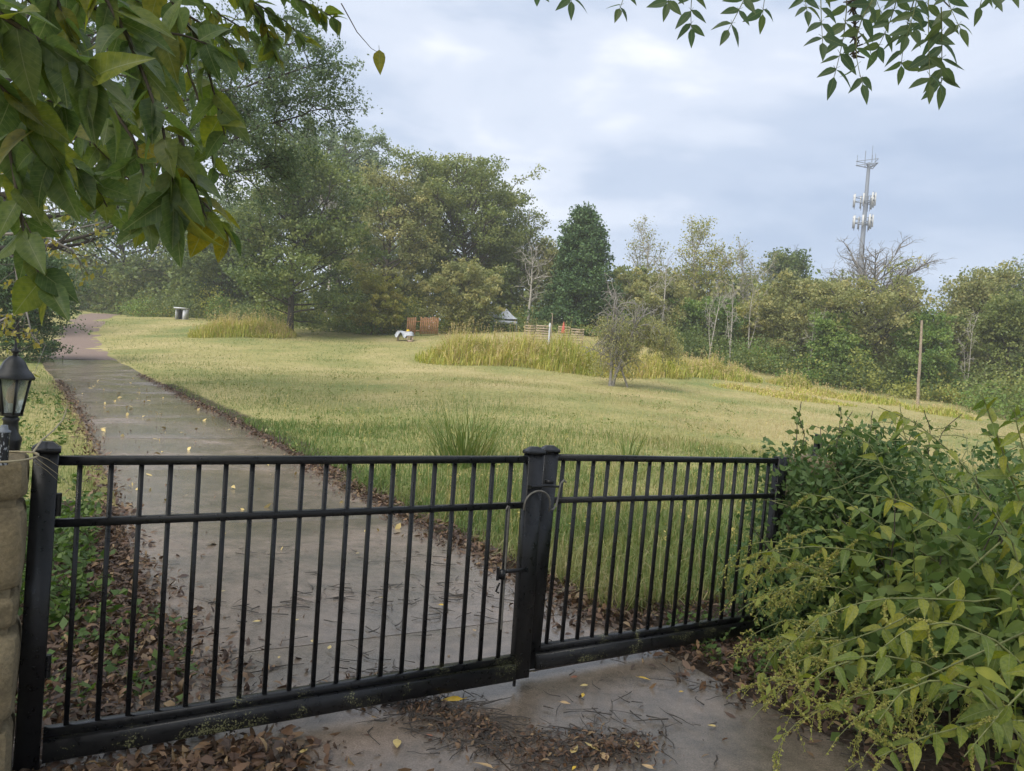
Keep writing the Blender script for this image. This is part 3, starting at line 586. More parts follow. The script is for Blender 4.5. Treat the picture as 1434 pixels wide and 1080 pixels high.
blades(g, P, hh, rng.uniform(.008, .022, len(x)) * (y / 26), np.clip(tone(x, y, .10) + .22 * smooth_noise(x, y, .25, 61) + (rng.random(len(x)) < .15) * .4 - (rng.random(len(x)) < .12) * .4, 0, 1), 1.1, 1)
tag(g.build('meadow_grass', M['grass']), 'straw and green meadow grass rising to the trees', 'grass', kind='stuff')
g = G()                            # verge left of the drive
x, y = scatter(60000, 8, 45, 1.0, -420, 400); tn, tt = drive_n(x, y), drive_t(x, y); m_ = (tn < .55 - .2 * np.clip((tt - 14) / 26, 0, 1) + .1 * smooth_noise(x, y, 2, 3)) & (tn > -9); x, y = x[m_], y[m_]
P = np.stack([x, y, ground(x, y) - .01], 1)
blades(g, P, .10 * rng.uniform(.5, 1.5, len(x)), rng.uniform(.006, .012, len(x)) * (y / 14), np.clip(.25 + .3 * smooth_noise(x, y, 1.0, 41) + rng.normal(size=len(x)) * .15, 0, 1), .6, 1)
tag(g.build('verge_grass', M['grass']), 'short weedy grass on the left verge of the drive', 'grass', kind='stuff')

def tall_patch(name, label, spots, n, hmax, mat='tall_grass', wd=.045, head=.4, cvar=.0):
    g = G(); per = n // len(spots)
    for (u, dpt, ru, rd, hs) in spots:
        c0 = on_ground(u, dpt); a = rng.uniform(0, 6.28, per); r_ = rng.random(per) ** .68 * 1.12
        x = c0[0] + np.cos(a) * r_ * ru; y = c0[1] + np.sin(a) * r_ * rd
        P = np.stack([x, y, ground(x, y)], 1); hh = hmax * hs * np.where(rng.random(per) < .06, rng.uniform(1.05, 1.3, per), rng.uniform(.35, 1.02, per)) * (1 - .5 * r_ ** 2) * (.82 + .4 * smooth_noise(x, y, 1.3, 55) + .2 * smooth_noise(x, y, 3.3, 56))
        blades(g, P, hh, wd * rng.uniform(.6, 1.3, per), np.clip(.38 + cvar + .3 * smooth_noise(x, y, .8, 51) + rng.normal(size=per) * .32, 0, 1), .62)
        k = rng.random(per) < head * .12; 
        for q in np.where(k)[0]:
            tp = P[q] + np.array([rng.normal() * .15, rng.normal() * .15, hh[q] * 1.12]); tube(g, [P[q], tp], (.006, .004), 3, 1.0, cap=False); leaf_quads(g, tp + rng.normal(size=(10, 3)) * np.array([.05, .05, .12]), .09, 0, .4, np.full(10, .95), .5)
    return tag(g.build(name, M[mat]), label, 'tall grass', kind='stuff')
tall_patch('tall_grass_patch', 'wide stand of tall yellow-green grass in mid field', [(640, 48, 2.4, 2.5, .9), (690, 49, 2.6, 3, 1), (740, 49, 2.6, 3, 1), (790, 48, 2.4, 3, 1), (830, 47, 2.2, 2.5, .95), (870, 48, 2.2, 2.5, .8), (915, 50, 2.2, 2.5, .8), (960, 52, 2.4, 2.0, .65), (1000, 53, 2.0, 2.0, .6)], 26000, 2.5)
tall_patch('tall_grass_patch', 'smaller stand of tall grass near the hut, by the drive', [(310, 60, 2.2, 2, .85), (345, 60, 2.4, 2.2, 1), (380, 60, 1.7, 2, .7)], 8000, 2.4)
tall_patch('tall_grass_patch', 'yellow tuft of tall grass below the pale bare trees', [(1032, 54, 1.6, 1.4, 1)], 2500, 1.35, cvar=-.12)
tall_patch('tall_grass_patch', 'yellow tuft of tall grass left of the wooden pole', [(1105, 55, 1.5, 1.2, 1)], 2200, 1.2)
tall_patch('tall_grass_patch', 'low straw-coloured grass strip in front of right-hand trees', [(1150, 50, 2.4, 1.6, .8), (1210, 49, 2.4, 1.6, .8), (1060, 46, 2.6, 1.2, .6), (1130, 44, 2.6, 1.2, .6), (1320, 46, 2, 1.5, .9)], 7000, .9)

g = G()                            # broad-leaved weeds and seed stalks through the meadow
x, y = scatter(1500, 6, 34, 1.1); m_ = field_mask(x, y); x, y = x[m_], y[m_]; z = ground(x, y)
for a_, b_, c_ in zip(x, y, z):
    if smooth_noise(np.array([a_]), np.array([b_]), .5, 91)[0] < .05: continue
    leaf_quads(g, np.array([a_, b_, c_ + .07]) + rng.normal(size=(9, 3)) * [.08, .08, .03], .05 + .001 * b_, 1.0, .6, np.clip(.1 + rng.random(9) * .5, 0, 1), .2)
tag(g.build('meadow_weeds', M['grass']), 'low broad-leaved weeds scattered in the meadow', 'weeds', kind='stuff')
g = G(); x, y = scatter(700, 7, 40, 1.1); m_ = field_mask(x, y); x, y = x[m_], y[m_]; z = ground(x, y)
for a_, b_, c_ in zip(x, y, z):
    hq = rng.uniform(.18, .42); tp_ = np.array([a_ + rng.normal() * .06, b_ + rng.normal() * .06, c_ + hq]); tube(g, [(a_, b_, c_), tp_], (.003, .002), 3, .8, cap=False); leaf_quads(g, tp_ + rng.normal(size=(5, 3)) * [.012, .012, .04], .035, 0, .35, np.full(5, .7), .3)
tag(g.build('seed_stalks', M['tall_grass']), 'thin straw seed stalks standing in the meadow', 'grass', kind='stuff')

# ------------------------------------------------------------------ things on the field
def at_h(u, v, depth): return at(u, v, depth)
M['tarp'] = simple('tarp', (.34, .36, .39), .45, var=.2, scale=6)
M['fence_wood'] = simple('fence_wood', (.25, .125, .055), .8, var=.35, scale=5)
M['grey_wood'] = simple('grey_wood', (.30, .235, .165), .85, var=.35, scale=6)
M['hut_dark'] = simple('hut_panel', (.055, .05, .055), .7)  # back wall of the hut, darker than its side walls and roof
M['pale_paint'] = simple('pale_paint', (.55, .56, .60), .55)
M['block'] = simple('block', (.34, .25, .19), .8, var=.2)
M['red'] = simple('red_cloth', (.42, .085, .060), .7)
M['yellow'] = simple('yellow_plastic', (.70, .46, .02), .4)
M['steel'] = simple('galvanised', (.20, .22, .25), .6, .1, var=.12)
M['panel_white'] = simple('antenna_panel', (.46, .46, .44), .5, var=.08)
# tarp-covered table
b = on_ground(566, 62); tb = empty('covered_table', b, 'low table under a grey-white tarp beside the wood', 'table')
g = G(); nx_, ny_ = 22, 10; Xs, Ys = np.meshgrid(np.linspace(-.82, .82, nx_), np.linspace(-.5, .5, ny_), indexing='ij')
ed_ = np.maximum(np.maximum(np.abs(Xs) - .62, 0) / .2, np.maximum(np.abs(Ys) - .36, 0) / .14); drop = np.clip(ed_, 0, 1)
Zs = .80 - drop * (.34 + .22 * np.sin(Xs * 9 + 1) * (Xs < .2)) + .03 * np.sin(Xs * 7) * np.cos(Ys * 9); Xs = Xs * (1 - .08 * drop)
i = (np.arange(nx_ - 1)[:, None] * ny_ + np.arange(ny_ - 1)[None]).ravel(); g.add(np.stack([Xs, Ys, Zs], -1).reshape(-1, 3), np.stack([i, i + ny_, i + ny_ + 1, i + 1], -1)); g.build('tarp', M['tarp'], tb, smooth=True)
g = G(); box(g, (0, 0, .74), (1.2, .68, .05)); g.build('table_top', M['grey_wood'], tb)
for sx_ in (-.52, .52):
    for sy_ in (-.28, .28): g = G(); bar(g, (sx_, sy_, -.1), (sx_, sy_, .72), .07, .07, (1, 0, 0)); g.build('leg', M['grey_wood'], tb)
q = on_ground(574, 61.2); st = empty('stool', q, 'small brown stool in front of the tarped table', 'stool')
g = G(); box(g, (0, 0, .40), (.46, .3, .05)); g.build('seat', M['block'], st)
for sx_ in (-.19, .19): g = G(); box(g, (sx_, 0, .17), (.06, .28, .42)); g.build('leg', M['block'], st)
g = G(); box(g, (0, 0, .06), (.34, .24, .16)); g.build('shelf', M['block'], st)
g = G(); tube(g, [(b[0] + .25, b[1], b[2] + .82), (b[0] + .25, b[1], b[2] + .86), (b[0] + .25, b[1], b[2] + .93), (b[0] + .25, b[1], b[2] + .97)], (.13, .15, .12, .03), 10); tag(g.build('bucket_lid', M['yellow'], smooth=True), 'small yellow tub lying on the grey tarp', 'tub')
# board fence
b0, b1 = at(570, 467, 66), at(612, 468, 66); b0[2] = gz(b0[0], 66); b1[2] = gz(b1[0], 66)
fe = empty('board_fence', b0, 'orange-brown upright board fence behind the tarped table', 'fence')
L0 = b1 - b0; nb = 17
for k in range(nb):
    if k in (5, 6): continue
    p_ = L0 * (k / (nb - 1)); hgt = 1.45 + rng.uniform(-.06, .06); g = G(); box(g, p_ + [0, rng.uniform(-.01, .01), hgt / 2 + .15], (.125, .022, hgt)); g.build('board', M['fence_wood'], fe)
for zz in (.45, 1.25): g = G(); bar(g, [0, .04, zz], L0 + [0, .04, zz], .09, .04, ZV); g.build('rail', M['fence_wood'], fe)
M['tent'] = simple('tent_cloth', (.30, .32, .35), .6, var=.2, scale=4)
# grey pavilion
b, ht = top_height(707, 432, 69); tp = empty('tent', b, 'grey peaked canopy tent half hidden in the undergrowth', 'tent')
hh = ht; s_ = 1.05
def roof_pyramid(g, c, s, z0, z1, sag=.12, k=6):
    for q in range(4):
        a0_, a1_ = q * math.pi / 2 + math.pi / 4, (q + 1) * math.pi / 2 + math.pi / 4
        c0, c1 = np.array([math.cos(a0_), math.sin(a0_), 0]) * s * 1.414, np.array([math.cos(a1_), math.sin(a1_), 0]) * s * 1.414
        rows = []
        for f in np.linspace(0, 1, k):
            for e in np.linspace(0, 1, k):
                pp = (c0 * (1 - e) + c1 * e) * (1 - f); rows.append(np.array(c) + pp + [0, 0, z0 + (z1 - z0) * f ** 1.25 - sag * math.sin(e * math.pi) * (1 - f) * .6])
        i = (np.arange(k - 1)[:, None] * k + np.arange(k - 1)[None]).ravel(); g.add(rows, np.stack([i, i + 1, i + k + 1, i + k], -1))
g = G(); roof_pyramid(g, (0, 0, 0), s_, hh - .95, hh); g.build('roof', M['tent'], tp)
g = G(); roof_pyramid(g, (-1.6, .9, 0), 1.1, hh - .8, hh + .1); g.build('roof', M['tent'], tp)
for sx_ in (-1, 1):
    for sy_ in (-1, 1): g = G(); tube(g, [(sx_ * s_ * .97, sy_ * s_ * .97, -.2), (sx_ * s_ * .97, sy_ * s_ * .97, hh - 1.15)], .03, 6); g.build('pole', M['steel'], tp)
g = G(); box(g, (0, -s_, hh - 1.32), (2 * s_, .02, .3)); g.build('valance', M['tent'], tp)
# slatted pallet fence behind the tall grass
for k, (u0, u1, dp, vtop, lb) in enumerate([(735, 750, 60, 455, 'leftmost pale slatted panel behind the tall grass'), (751, 772, 59.5, 455, 'second pale slatted panel, with a post, behind tall grass'), (782, 799, 59, 456.5, 'third slatted panel, beside the red folded parasol'), (800, 818, 58.5, 460, 'rightmost slatted panel, darkest, behind tall grass')]):
    a_0, a_1 = at(u0, vtop, dp), at(u1, vtop + (u1 - u0) * .08, dp); o = empty('slatted_panel', (a_0[0], dp, gz(a_0[0], dp)), lb, 'fence panel', 'slatted panels behind the tall grass'); z0 = a_0[2] - o.location.z; wdt = a_1[0] - a_0[0]
    for q in range(6): g = G(); box(g, (wdt / 2, 0, z0 - .06 - q * .2), (wdt, .025, .115)); g.build('slat', M['grey_wood'], o)
    for xx in (.04, wdt / 2, wdt - .04): g = G(); box(g, (xx, .05, z0 / 2 - .1), (.08, .07, z0 + .2)); g.build('post', M['grey_wood'], o)
b = on_ground(787, 58); tpz = at(787, 450, 58)[2] - b[2]; o = empty('parasol', b, 'folded red parasol standing by the slatted panels', 'parasol')
g = G(); tube(g, [(0, 0, -.2), (0, 0, tpz)], .03, 8); g.build('pole', M['grey_wood'], o)
g = G(); tube(g, [(0, 0, tpz - .9), (0, 0, tpz - .75), (0, 0, tpz - .4), (0, 0, tpz)], (.13, .15, .10, .02), 9); g.build('canopy', M['red'], o, smooth=True)
b = on_ground(768, 58.6); tpz = at(768, 452, 58.6)[2] - b[2]; g = G(); tube(g, b + np.array([(0, 0, -.2), (0, 0, tpz - .35), (0, 0, tpz - .2), (0, 0, tpz)]), (.07, .07, .10, .04), 8); tag(g.build('post', M['pale_paint'], smooth=True), 'short whitish post with a rounded head by the panels', 'post')
b = on_ground(771, 61); tpz = at(771, 440, 61)[2] - b[2]; g = G(); tube(g, b + np.array([(0, 0, -.2), (0, 0, tpz), (-.05, 0, tpz + .06), (-.14, 0, tpz + .06)]), .035, 6); tag(g.build('pipe', M['grey_wood']), 'tall thin bent pipe above the slatted panels', 'pipe')
# small hut by the trees at the left
b, ht = top_height(254, 432, 78); o = empty('hut', b, 'small dark open-fronted hut with pale roof by the trees', 'hut')
g = G(); box(g, (-.42, 0, ht / 2 - .1), (.06, .9, ht)); g.build('side_wall', M['pale_paint'], o); g = G(); box(g, (.42, 0, ht / 2 - .1), (.26, .9, ht)); g.build('side_wall', M['pale_paint'], o)
g = G(); box(g, (0, .4, ht / 2 - .1), (.8, .06, ht)); g.build('back_wall', M['hut_dark'], o); g = G(); box(g, (0, -.05, ht), (1.15, 1.2, .12)); g.build('roof', M['pale_paint'], o)
# wooden pole
b, ht = top_height(1285, 449, 50); wp = at(1291, 449, 50); g = G(); pp = np.array([b + (wp - b) * f for f in np.linspace(-.03, 1, 8)]); tube(g, pp + rng.normal(size=pp.shape) * .01, np.linspace(.105, .075, 8), 10); tag(g.build('wooden_pole', simple('pole_wood', (.26, .205, .15), .85, bump=.3, scale=8, var=.3), smooth=True), 'weathered wooden pole leaning slightly at the right wood edge', 'pole')
# drooping dead bush in mid field
b, ht = top_height(855, 382, 40); o = empty('dead_bush', b, 'leaning half-dead tree with bare drooping tops in mid field', 'tree'); wd = G(); fo = G()
for k, (dx, dyy) in enumerate([(0, 0), (.1, .1), (-.08, .05), (1.05, .2)]):
    st_ = path((dx, dyy, -.1), (rng.normal() * .09 + (.03 if k < 3 else -.1), rng.normal() * .06, 1), ht * (.8 if k < 3 else .45), 8, .06); tube(wd, st_, np.linspace(.10 if k < 2 else .07, .035, 8), 7)
    for q in range(20):
        p_, d_ = along(st_, rng.uniform(.25, 1)); br = path(p_, d_ * .8 + rng.normal(size=3) * np.array([.55, .45, .2]), rng.uniform(.8, 1.9), 7, .18, -.6 if rng.random() < .55 else .7); tube(wd, br, np.linspace(.034, .012, 7), 5, cap=False)
        for _ in range(6): e, de = along(br, rng.uniform(.2, 1)); tube(wd, path(e, de * .4 + rng.normal(size=3) * .5 + [0, 0, -.25], rng.uniform(.4, 1.0), 5, .2, -.8), np.linspace(.016, .008, 5), 4, cap=False)
lim = path((.1, 0, ht * .28), (1, .1, .42), 2.0, 7, .1, -.5); tube(wd, lim, np.linspace(.07, .03, 7), 6, cap=False)
for q in range(190):                                  # curtains of thin leafy shoots hanging to the right
    p_ = np.array([rng.uniform(.3, 3.4), rng.normal() * .6, 0]); p_[2] = ht * .28 + 1.5 * math.sin(min(1, (p_[0]) / 2.0) * 1.5) + rng.uniform(.0, .7) - max(0, p_[0] - 2.2) * .7
    sh = path(p_, (rng.normal() * .3 + .15, rng.normal() * .3, -.5), rng.uniform(.7, 1.5), 6, .12, -.8); tube(wd, sh, .006, 3, cap=False)
    leaf_quads(fo, np.repeat(sh, 10, 0) + rng.normal(size=(60, 3)) * .08, .12, 0, .4, None, .8)
for q in range(150):
    p_ = np.array([rng.uniform(-1.2, 1.4), rng.normal() * .6, rng.uniform(.5, ht * .6)]); leaf_quads(fo, p_ + rng.normal(size=(30, 3)) * .25, .11, 0, .4, None, .8)
kz = ht / max(v_[:, 2].max() for v_ in wd.v); wd.v = [v_ * [.9, .9, kz] for v_ in wd.v]; fo.v = [v_ * [.95, .9, kz] for v_ in fo.v]
wd.build('trunk', M['bark_grey'], o, smooth=True); fo.build('crown', M['olive'], o)
# telephone mast
by = 138; tb_ = on_ground(1204, by); ztop = at(1217, 228, by)[2]; axm = np.array([0, 0, 1.]); cx = at(1217, 228, by)[0]; tb_[0] = cx
tw = empty('phone_mast', tb_, 'tall grey phone mast with three tiers of antennas above the trees', 'mast'); hm = ztop - tb_[2]
g = G(); tube(g, [(0, 0, -1), (0, 0, hm * .55), (0, 0, hm)], (.72, .45, .28), 12); g.build('pole', M['steel'], tw, smooth=True)
def zat(v): return at(1215, v, by)[2] - tb_[2]
def tier(z, rad, panels, hgt, wdt, struts=True):
    fr = G()
    vs = [np.array([math.cos(a) * rad, math.sin(a) * rad, z]) for a in np.array([-90 + 18, 30 + 18, 150 + 18]) * math.pi / 180]
    for k in range(3):
        a_, b_ = vs[k], vs[(k + 1) % 3]; tube(fr, [a_, b_], .07, 5); tube(fr, [a_ + ZV * .75, b_ + ZV * .75], .06, 5); tube(fr, [(0, 0, z - .35), a_], .08, 5); tube(fr, [(0, 0, z - .35), (a_ + b_) / 2], .09, 5); tube(fr, [(0, 0, z + .4), (a_ + b_) / 2], .06, 5)
    f_ = fr.build('platform', M['steel'], tw)
    for k in range(3):
        a_, b_ = vs[k], vs[(k + 1) % 3]; out_ = nrm((a_ + b_) / 2 - np.array([0, 0, z])); ang = math.atan2(out_[1], out_[0])
        for f in panels:
            c_ = a_ + (b_ - a_) * f + out_ * .2
            g = G(); tube(g, [c_ - ZV * (hgt * .5 + .25) - out_ * .18, c_ + ZV * (hgt * .5 + .35) - out_ * .18], .045, 5); g.build('mount_pipe', M['steel'], f_)
            if wdt: g = G(); box(g, c_ + ZV * .15, (.2, wdt, hgt), rotz(ang)); g.build('antenna', M['panel_white'], f_)
zt = zat(232); tier(zt, 2.2, [], 0, 0)
g = G()
for k in range(7):
    a = k * .9; r_ = 2.0 if k % 2 else 1.1; g = G(); tube(g, [(math.cos(a) * r_, math.sin(a) * r_, zt), (math.cos(a) * r_, math.sin(a) * r_, zt + 2.0 + .5 * (k % 3))], .045, 5); g.build('whip_antenna', M['steel'], tw)
tier(zat(283), 2.1, (.08, .5, .92), 2.3, .22); tier(zat(313), 1.9, (.1, .55, .9), 2.2, .28)

# ------------------------------------------------------------------ pillars and lantern
m, t, p = new_mat('sandstone'); M['stone'] = m
tcn = N(t, 'ShaderNodeNewGeometry'); n1 = N(t, 'ShaderNodeTexNoise', i_Scale=5.0, i_Detail=7.0, i_Roughness=.65); n2 = N(t, 'ShaderNodeTexNoise', i_Scale=70.0, i_Detail=6.0, i_Roughness=.7)
for q in (n1, n2): t.links.new(tcn.outputs['Position'], q.inputs['Vector'])
r1 = ramp(t, [(.3, (.12, .095, .055)), (.48, (.235, .185, .105)), (.62, (.30, .245, .150)), (.75, (.22, .20, .085))]); t.links.new(n1.outputs['Fac'], r1.inputs['Fac']); r2 = ramp(t, [(.3, (.65, .65, .65)), (.7, (1.2, 1.2, 1.2))]); t.links.new(n2.outputs['Fac'], r2.inputs['Fac'])
mm = N(t, 'ShaderNodeMix', data_type='RGBA', blend_type='MULTIPLY'); mm.inputs[0].default_value = 1; t.links.new(r1.outputs[0], mm.inputs[6]); t.links.new(r2.outputs[0], mm.inputs[7]); t.links.new(mm.outputs[2], p.inputs['Base Color']); p.inputs['Roughness'].default_value = .9
bp = N(t, 'ShaderNodeBump', i_Strength=.5, i_Distance=.012); t.links.new(n2.outputs['Fac'], bp.inputs['Height']); t.links.new(bp.outputs[0], p.inputs['Normal'])
def stone_block(c, s, seed, rot=0.0, k=9, rough=.014):
    """a rock-faced block: a rounded box with an uneven skin"""
    r = np.random.default_rng(seed); u = np.linspace(-1, 1, k); g = G(); Rm = rotz(rot)
    ph = r.uniform(0, 6.28, (4, 3)); fr = r.uniform(4, 16, (4, 3))
    for ax in range(3):
        for sg in (-1, 1):
            A, B = np.meshgrid(u, u, indexing='ij'); V = np.zeros((k, k, 3)); V[..., ax] = sg; V[..., (ax + 1) % 3] = A * sg; V[..., (ax + 2) % 3] = B
            V = V.reshape(-1, 3); e = 7; ln = (np.abs(V) ** e).sum(1, keepdims=True) ** (1 / e); W = V / ln * np.array(s) / 2
            dis = sum(np.sin(W @ fr[q] * 2 + ph[q, 0]) * np.cos(W @ fr[q][::-1] * 1.4 + ph[q, 1]) for q in range(4)) / 4
            W = W + nrm(V * [1, 1, .4]) * (dis * rough)[:, None]
            i = (np.arange(k - 1)[:, None] * k + np.arange(k - 1)[None]).ravel(); g.add(W @ Rm.T + np.array(c), np.stack([i, i + k, i + k + 1, i + 1], -1))
    return g
def pillar(loc, wdt, courses, label, rot, name='stone_pillar', seed=0):
    o = empty(name, loc, label, 'pillar'); z = -.05
    g = G(); box(g, (0, 0, sum(courses) / 2 - .1), (wdt - .07, wdt - .07, sum(courses) - .05), rotz(rot)); g.build('core', M['stone'], o)
    for k, hc in enumerate(courses):
        nb_ = 2 if k % 2 else 1; ws = [.45, .55] if nb_ == 2 else [1.0]; x0 = -wdt / 2
        for q, f in enumerate(ws):
            cc = rotz(rot) @ np.array([x0 + wdt * f / 2, 0, 0]); stone_block((cc[0], cc[1], z + hc / 2), (wdt * f - .012 + rng.uniform(0, .02), wdt + rng.uniform(-.02, .02), hc - .012), seed + k * 7 + q, rot).build('stone', M['stone'], o, smooth=True); x0 += wdt * f
        z += hc
    return o, z
pc = np.array([-2.005, 2.85]); pl, pz = pillar((pc[0], pc[1], 0), .36, [.34, .36, .14, .34, .17], 'rough tan stone pillar at left edge beside the hinge post', YAW, seed=3)
M['lamp_black'] = simple('lamp_black', (.016, .017, .018), .42, var=.3)
m, t, p = new_mat('lamp_glass'); M['glass'] = m; p.inputs['Transmission Weight'].default_value = .85; p.inputs['Roughness'].default_value = .18; p.inputs['Base Color'].default_value = (.75, .78, .74, 1); p.inputs['IOR'].default_value = 1.1
M['bulb'] = simple('bulb', (.62, .40, .20), .35, var=.1); M['bulb_white'] = simple('bulb_tube', (.62, .64, .58), .35, var=.05)
def lantern(base, label, z0=0.0, k=6, half=True):
    o = empty('lantern', base, label, 'lantern')
    g = G(); tube(g, [(0, 0, -.055), (0, 0, 0), (0, 0, .012), (0, 0, .03), (0, 0, .075), (0, 0, .085), (0, 0, .10)], (.040, .048, .048, .034, .030, .036, .022), 12); g.build('base', M['lamp_black'], o, smooth=False)
    a = np.arange(k) * 2 * math.pi / k + .25; ring = lambda r, z: np.stack([np.cos(a) * r, np.sin(a) * r, np.full(k, z)], 1)
    b0_, b1_ = ring(.042, .105), ring(.070, .245)
    g = G(); tube(g, [(0, 0, .098), (0, 0, .112)], (.046, .047), k); g.build('floor_plate', M['lamp_black'], o)
    for q in range(k): g = G(); bar(g, b0_[q], b1_[q], .009, .009, (math.cos(a[q]), math.sin(a[q]), 0)); g.build('glazing_bar', M['lamp_black'], o)
    for q in range(k):
        j = (q + 1) % k; g = G(); V = np.array([b0_[q], b0_[j], b1_[j], b1_[q]]) * np.array([.96, .96, 1]); nn_ = nrm(np.cross(V[1] - V[0], V[3] - V[0])); V2 = V - nn_ * .003
        g.add(np.vstack([V, V2]), [[0, 1, 2, 3], [7, 6, 5, 4], [0, 4, 5, 1], [1, 5, 6, 2], [2, 6, 7, 3], [3, 7, 4, 0]]); g.build('pane', M['glass'], o)
    rf = G(); prof = [(.088, .243), (.090, .252), (.078, .268), (.060, .285), (.056, .293), (.045, .312), (.025, .330), (.012, .336)]
    V = np.concatenate([ring(r, z) for r, z in prof]); n_ = len(prof); i = np.arange(n_ - 1)[:, None] * k; j = np.arange(k)[None]; j2 = (j + 1) % k
    rf.add(V, np.stack([i + j, i + j2, i + k + j2, i + k + j], -1).reshape(-1, 4)); r_ = rf.build('roof', M['lamp_black'], o)
    g = G(); tube(g, [(0, 0, .33), (0, 0, .342), (0, 0, .348), (0, 0, .356), (0, 0, .364), (0, 0, .372), (0, 0, .40)], (.013, .008, .015, .016, .008, .007, .0015), 8); g.build('finial', M['lamp_black'], r_, smooth=True)
    g = G(); tube(g, [(0, 0, .11), (0, 0, .15)], .014, 8); g.build('socket', M['bulb_white'], o); g = G(); tube(g, [(0, 0, .15), (0, 0, .165), (0, 0, .20), (0, 0, .222)], (.014, .022, .020, .008), 8); g.build('bulb', M['bulb'], o, smooth=True)
    return o
lp = at(13, 624, 2.98); ln_ = lantern((lp[0], lp[1], pz + .038), 'small black six-sided lantern on the stone pillar'); ln_.scale = (.86, .86, 1.0)
# hoop and canister on the pillar
M['hoop'] = simple('hoop', (.38, .32, .20), .6, var=.15)
hc_ = at(-8, 634, 2.72); g = G(); tube(g, [(hc_[0] + math.cos(a) * .135, hc_[1] + math.sin(a) * .135, pz + .016 + .004 * math.sin(a * 2)) for a in np.linspace(0, 2 * math.pi, 40)], .004, 6); tag(g.build('hoop', M['hoop'], smooth=True), 'thin tan hoop lying on top of the stone pillar', 'hoop')
cp = at(4, 630, 2.66); can = empty('canister', (cp[0], cp[1], pz - .004), 'slim dark labelled canister in front of the lantern', 'canister')
m, t, p = new_mat('can_label'); wv = N(t, 'ShaderNodeTexNoise', i_Scale=160.0, i_Detail=1.0); tcn = N(t, 'ShaderNodeTexCoord'); mp_ = N(t, 'ShaderNodeMapping'); mp_.inputs['Scale'].default_value = (1, 1, .35); t.links.new(tcn.outputs['Object'], mp_.inputs[0]); t.links.new(mp_.outputs[0], wv.inputs['Vector']); r_ = ramp(t, [(.56, (.012, .014, .02)), (.6, (.35, .37, .4))]); t.links.new(wv.outputs['Fac'], r_.inputs['Fac']); t.links.new(r_.outputs[0], p.inputs['Base Color']); p.inputs['Roughness'].default_value = .35
g = G(); tube(g, [(0, 0, .0), (0, 0, .115)], .0185, 14); g.build('body', m, can, smooth=False)
g = G(); tube(g, [(0, 0, .115), (0, 0, .12), (0, 0, .125), (0, 0, .14)], (.0215, .0215, .013, .011), 14); g.build('cap', M['steel'], can)
g = G(); st_ = at(46, 634, 2.75); tube(g, [st_, at(58, 617, 2.9), at(75, 603, 3.1), at(88, 588, 3.2), at(94, 570, 3.25), at(93, 556, 3.25)], (.004, .0035, .003, .003, .002, .001), 5); tag(g.build('dry_stem', M['hoop'], smooth=True), 'pale dry stem curling up beside the hinge post', 'stem')
for k, (a0_, a1_) in enumerate([((48, 636), (85, 655)), ((48, 640), (110, 690)), ((46, 646), (84, 676))]):
    p0_, p1_ = at(*a0_, 2.74), at(*a1_, 2.9); g = G(); tube(g, [p0_, (p0_ + p1_) / 2 + [0, 0, .006], p1_], (.0014, .0012, .0008), 4, cap=False); tag(g.build('dry_stem', M['hoop']), ['uppermost thin dry stalk crossing the hinge post', 'longest thin dry stalk crossing the hinge post', 'lowest thin dry stalk crossing the hinge post'][k], 'stem', 'dry stalks over the hinge post')
pr, prz = pillar((2.36, 5.72, 0), .42, [.34, .36, .14, .34, .17], 'stone pillar under creeper at the far gate end', YAW, seed=40)
b = at(1145, 612, 5.72); g = G(); tube(g, [(b[0], b[1], prz - .02), (b[0], b[1], prz + .02), (b[0], b[1], b[2] - .05), (b[0], b[1], b[2] + .02)], (.05, .03, .024, .020), 10); tag(g.build('lamp_base', M['lamp_black']), 'dark lamp base sticking out of the creeper', 'lamp base')

# ------------------------------------------------------------------ single leaves (shared meshes)
def leaf_mesh(name, mat, Ln=1.0, Wd=.42, curl=.25, fold=.3, twist=0.0, k=7, tipx=1.6, wave=0.0):
    """an ovate pointed leaf of length Ln along +x from its stalk, midrib low, edges raised, tip curling down"""
    s = np.linspace(0, 1, k); wv = np.sin(np.pi * s ** .72) ** .85 * (1 - s ** tipx * .35); wv[-1] = .01; wv[0] = .05
    x = Ln * (s - .04 * s ** 2); z = -curl * Ln * s ** 2; V = []
    for a in range(k):
        for e in (-1, -.5, 0, .5, 1):
            y = e * wv[a] * Wd * .5 * Ln; zz = z[a] + abs(e) * wv[a] * Wd * .5 * fold * Ln + wave * Ln * math.sin(a * 2.1 + e * 2) * abs(e)
            tw = twist * s[a]; V.append((x[a], y * math.cos(tw) - (zz - z[a]) * math.sin(tw), z[a] + y * math.sin(tw) + (zz - z[a]) * math.cos(tw)))
    i = (np.arange(k - 1)[:, None] * 5 + np.arange(4)[None]).ravel(); g = G(); g.add(V, np.stack([i, i + 5, i + 6, i + 1], -1), .5)
    tube(g, [(-.16 * Ln, 0, .05 * Ln), (0, 0, .0)], .009 * Ln, 4, .5, cap=False)
    return g.mesh(name, mat, True)
def basis(d, nrmv):
    d = nrm(d); y = nrm(np.cross(nrmv, d)); z = np.cross(d, y); return np.stack([d, y, z], 1)
def put_leaf(me, name, parent, pos, d, nv, size, origin=(0, 0, 0)):
    o = bpy.data.objects.new(name, me); C.objects.link(o); Rm = basis(d, nv) * size; p_ = np.asarray(pos) - np.asarray(origin)
    o.parent = parent
    o.matrix_basis = Matrix([[*Rm[0], p_[0]], [*Rm[1], p_[1]], [*Rm[2], p_[2]], [0, 0, 0, 1]])
    return o
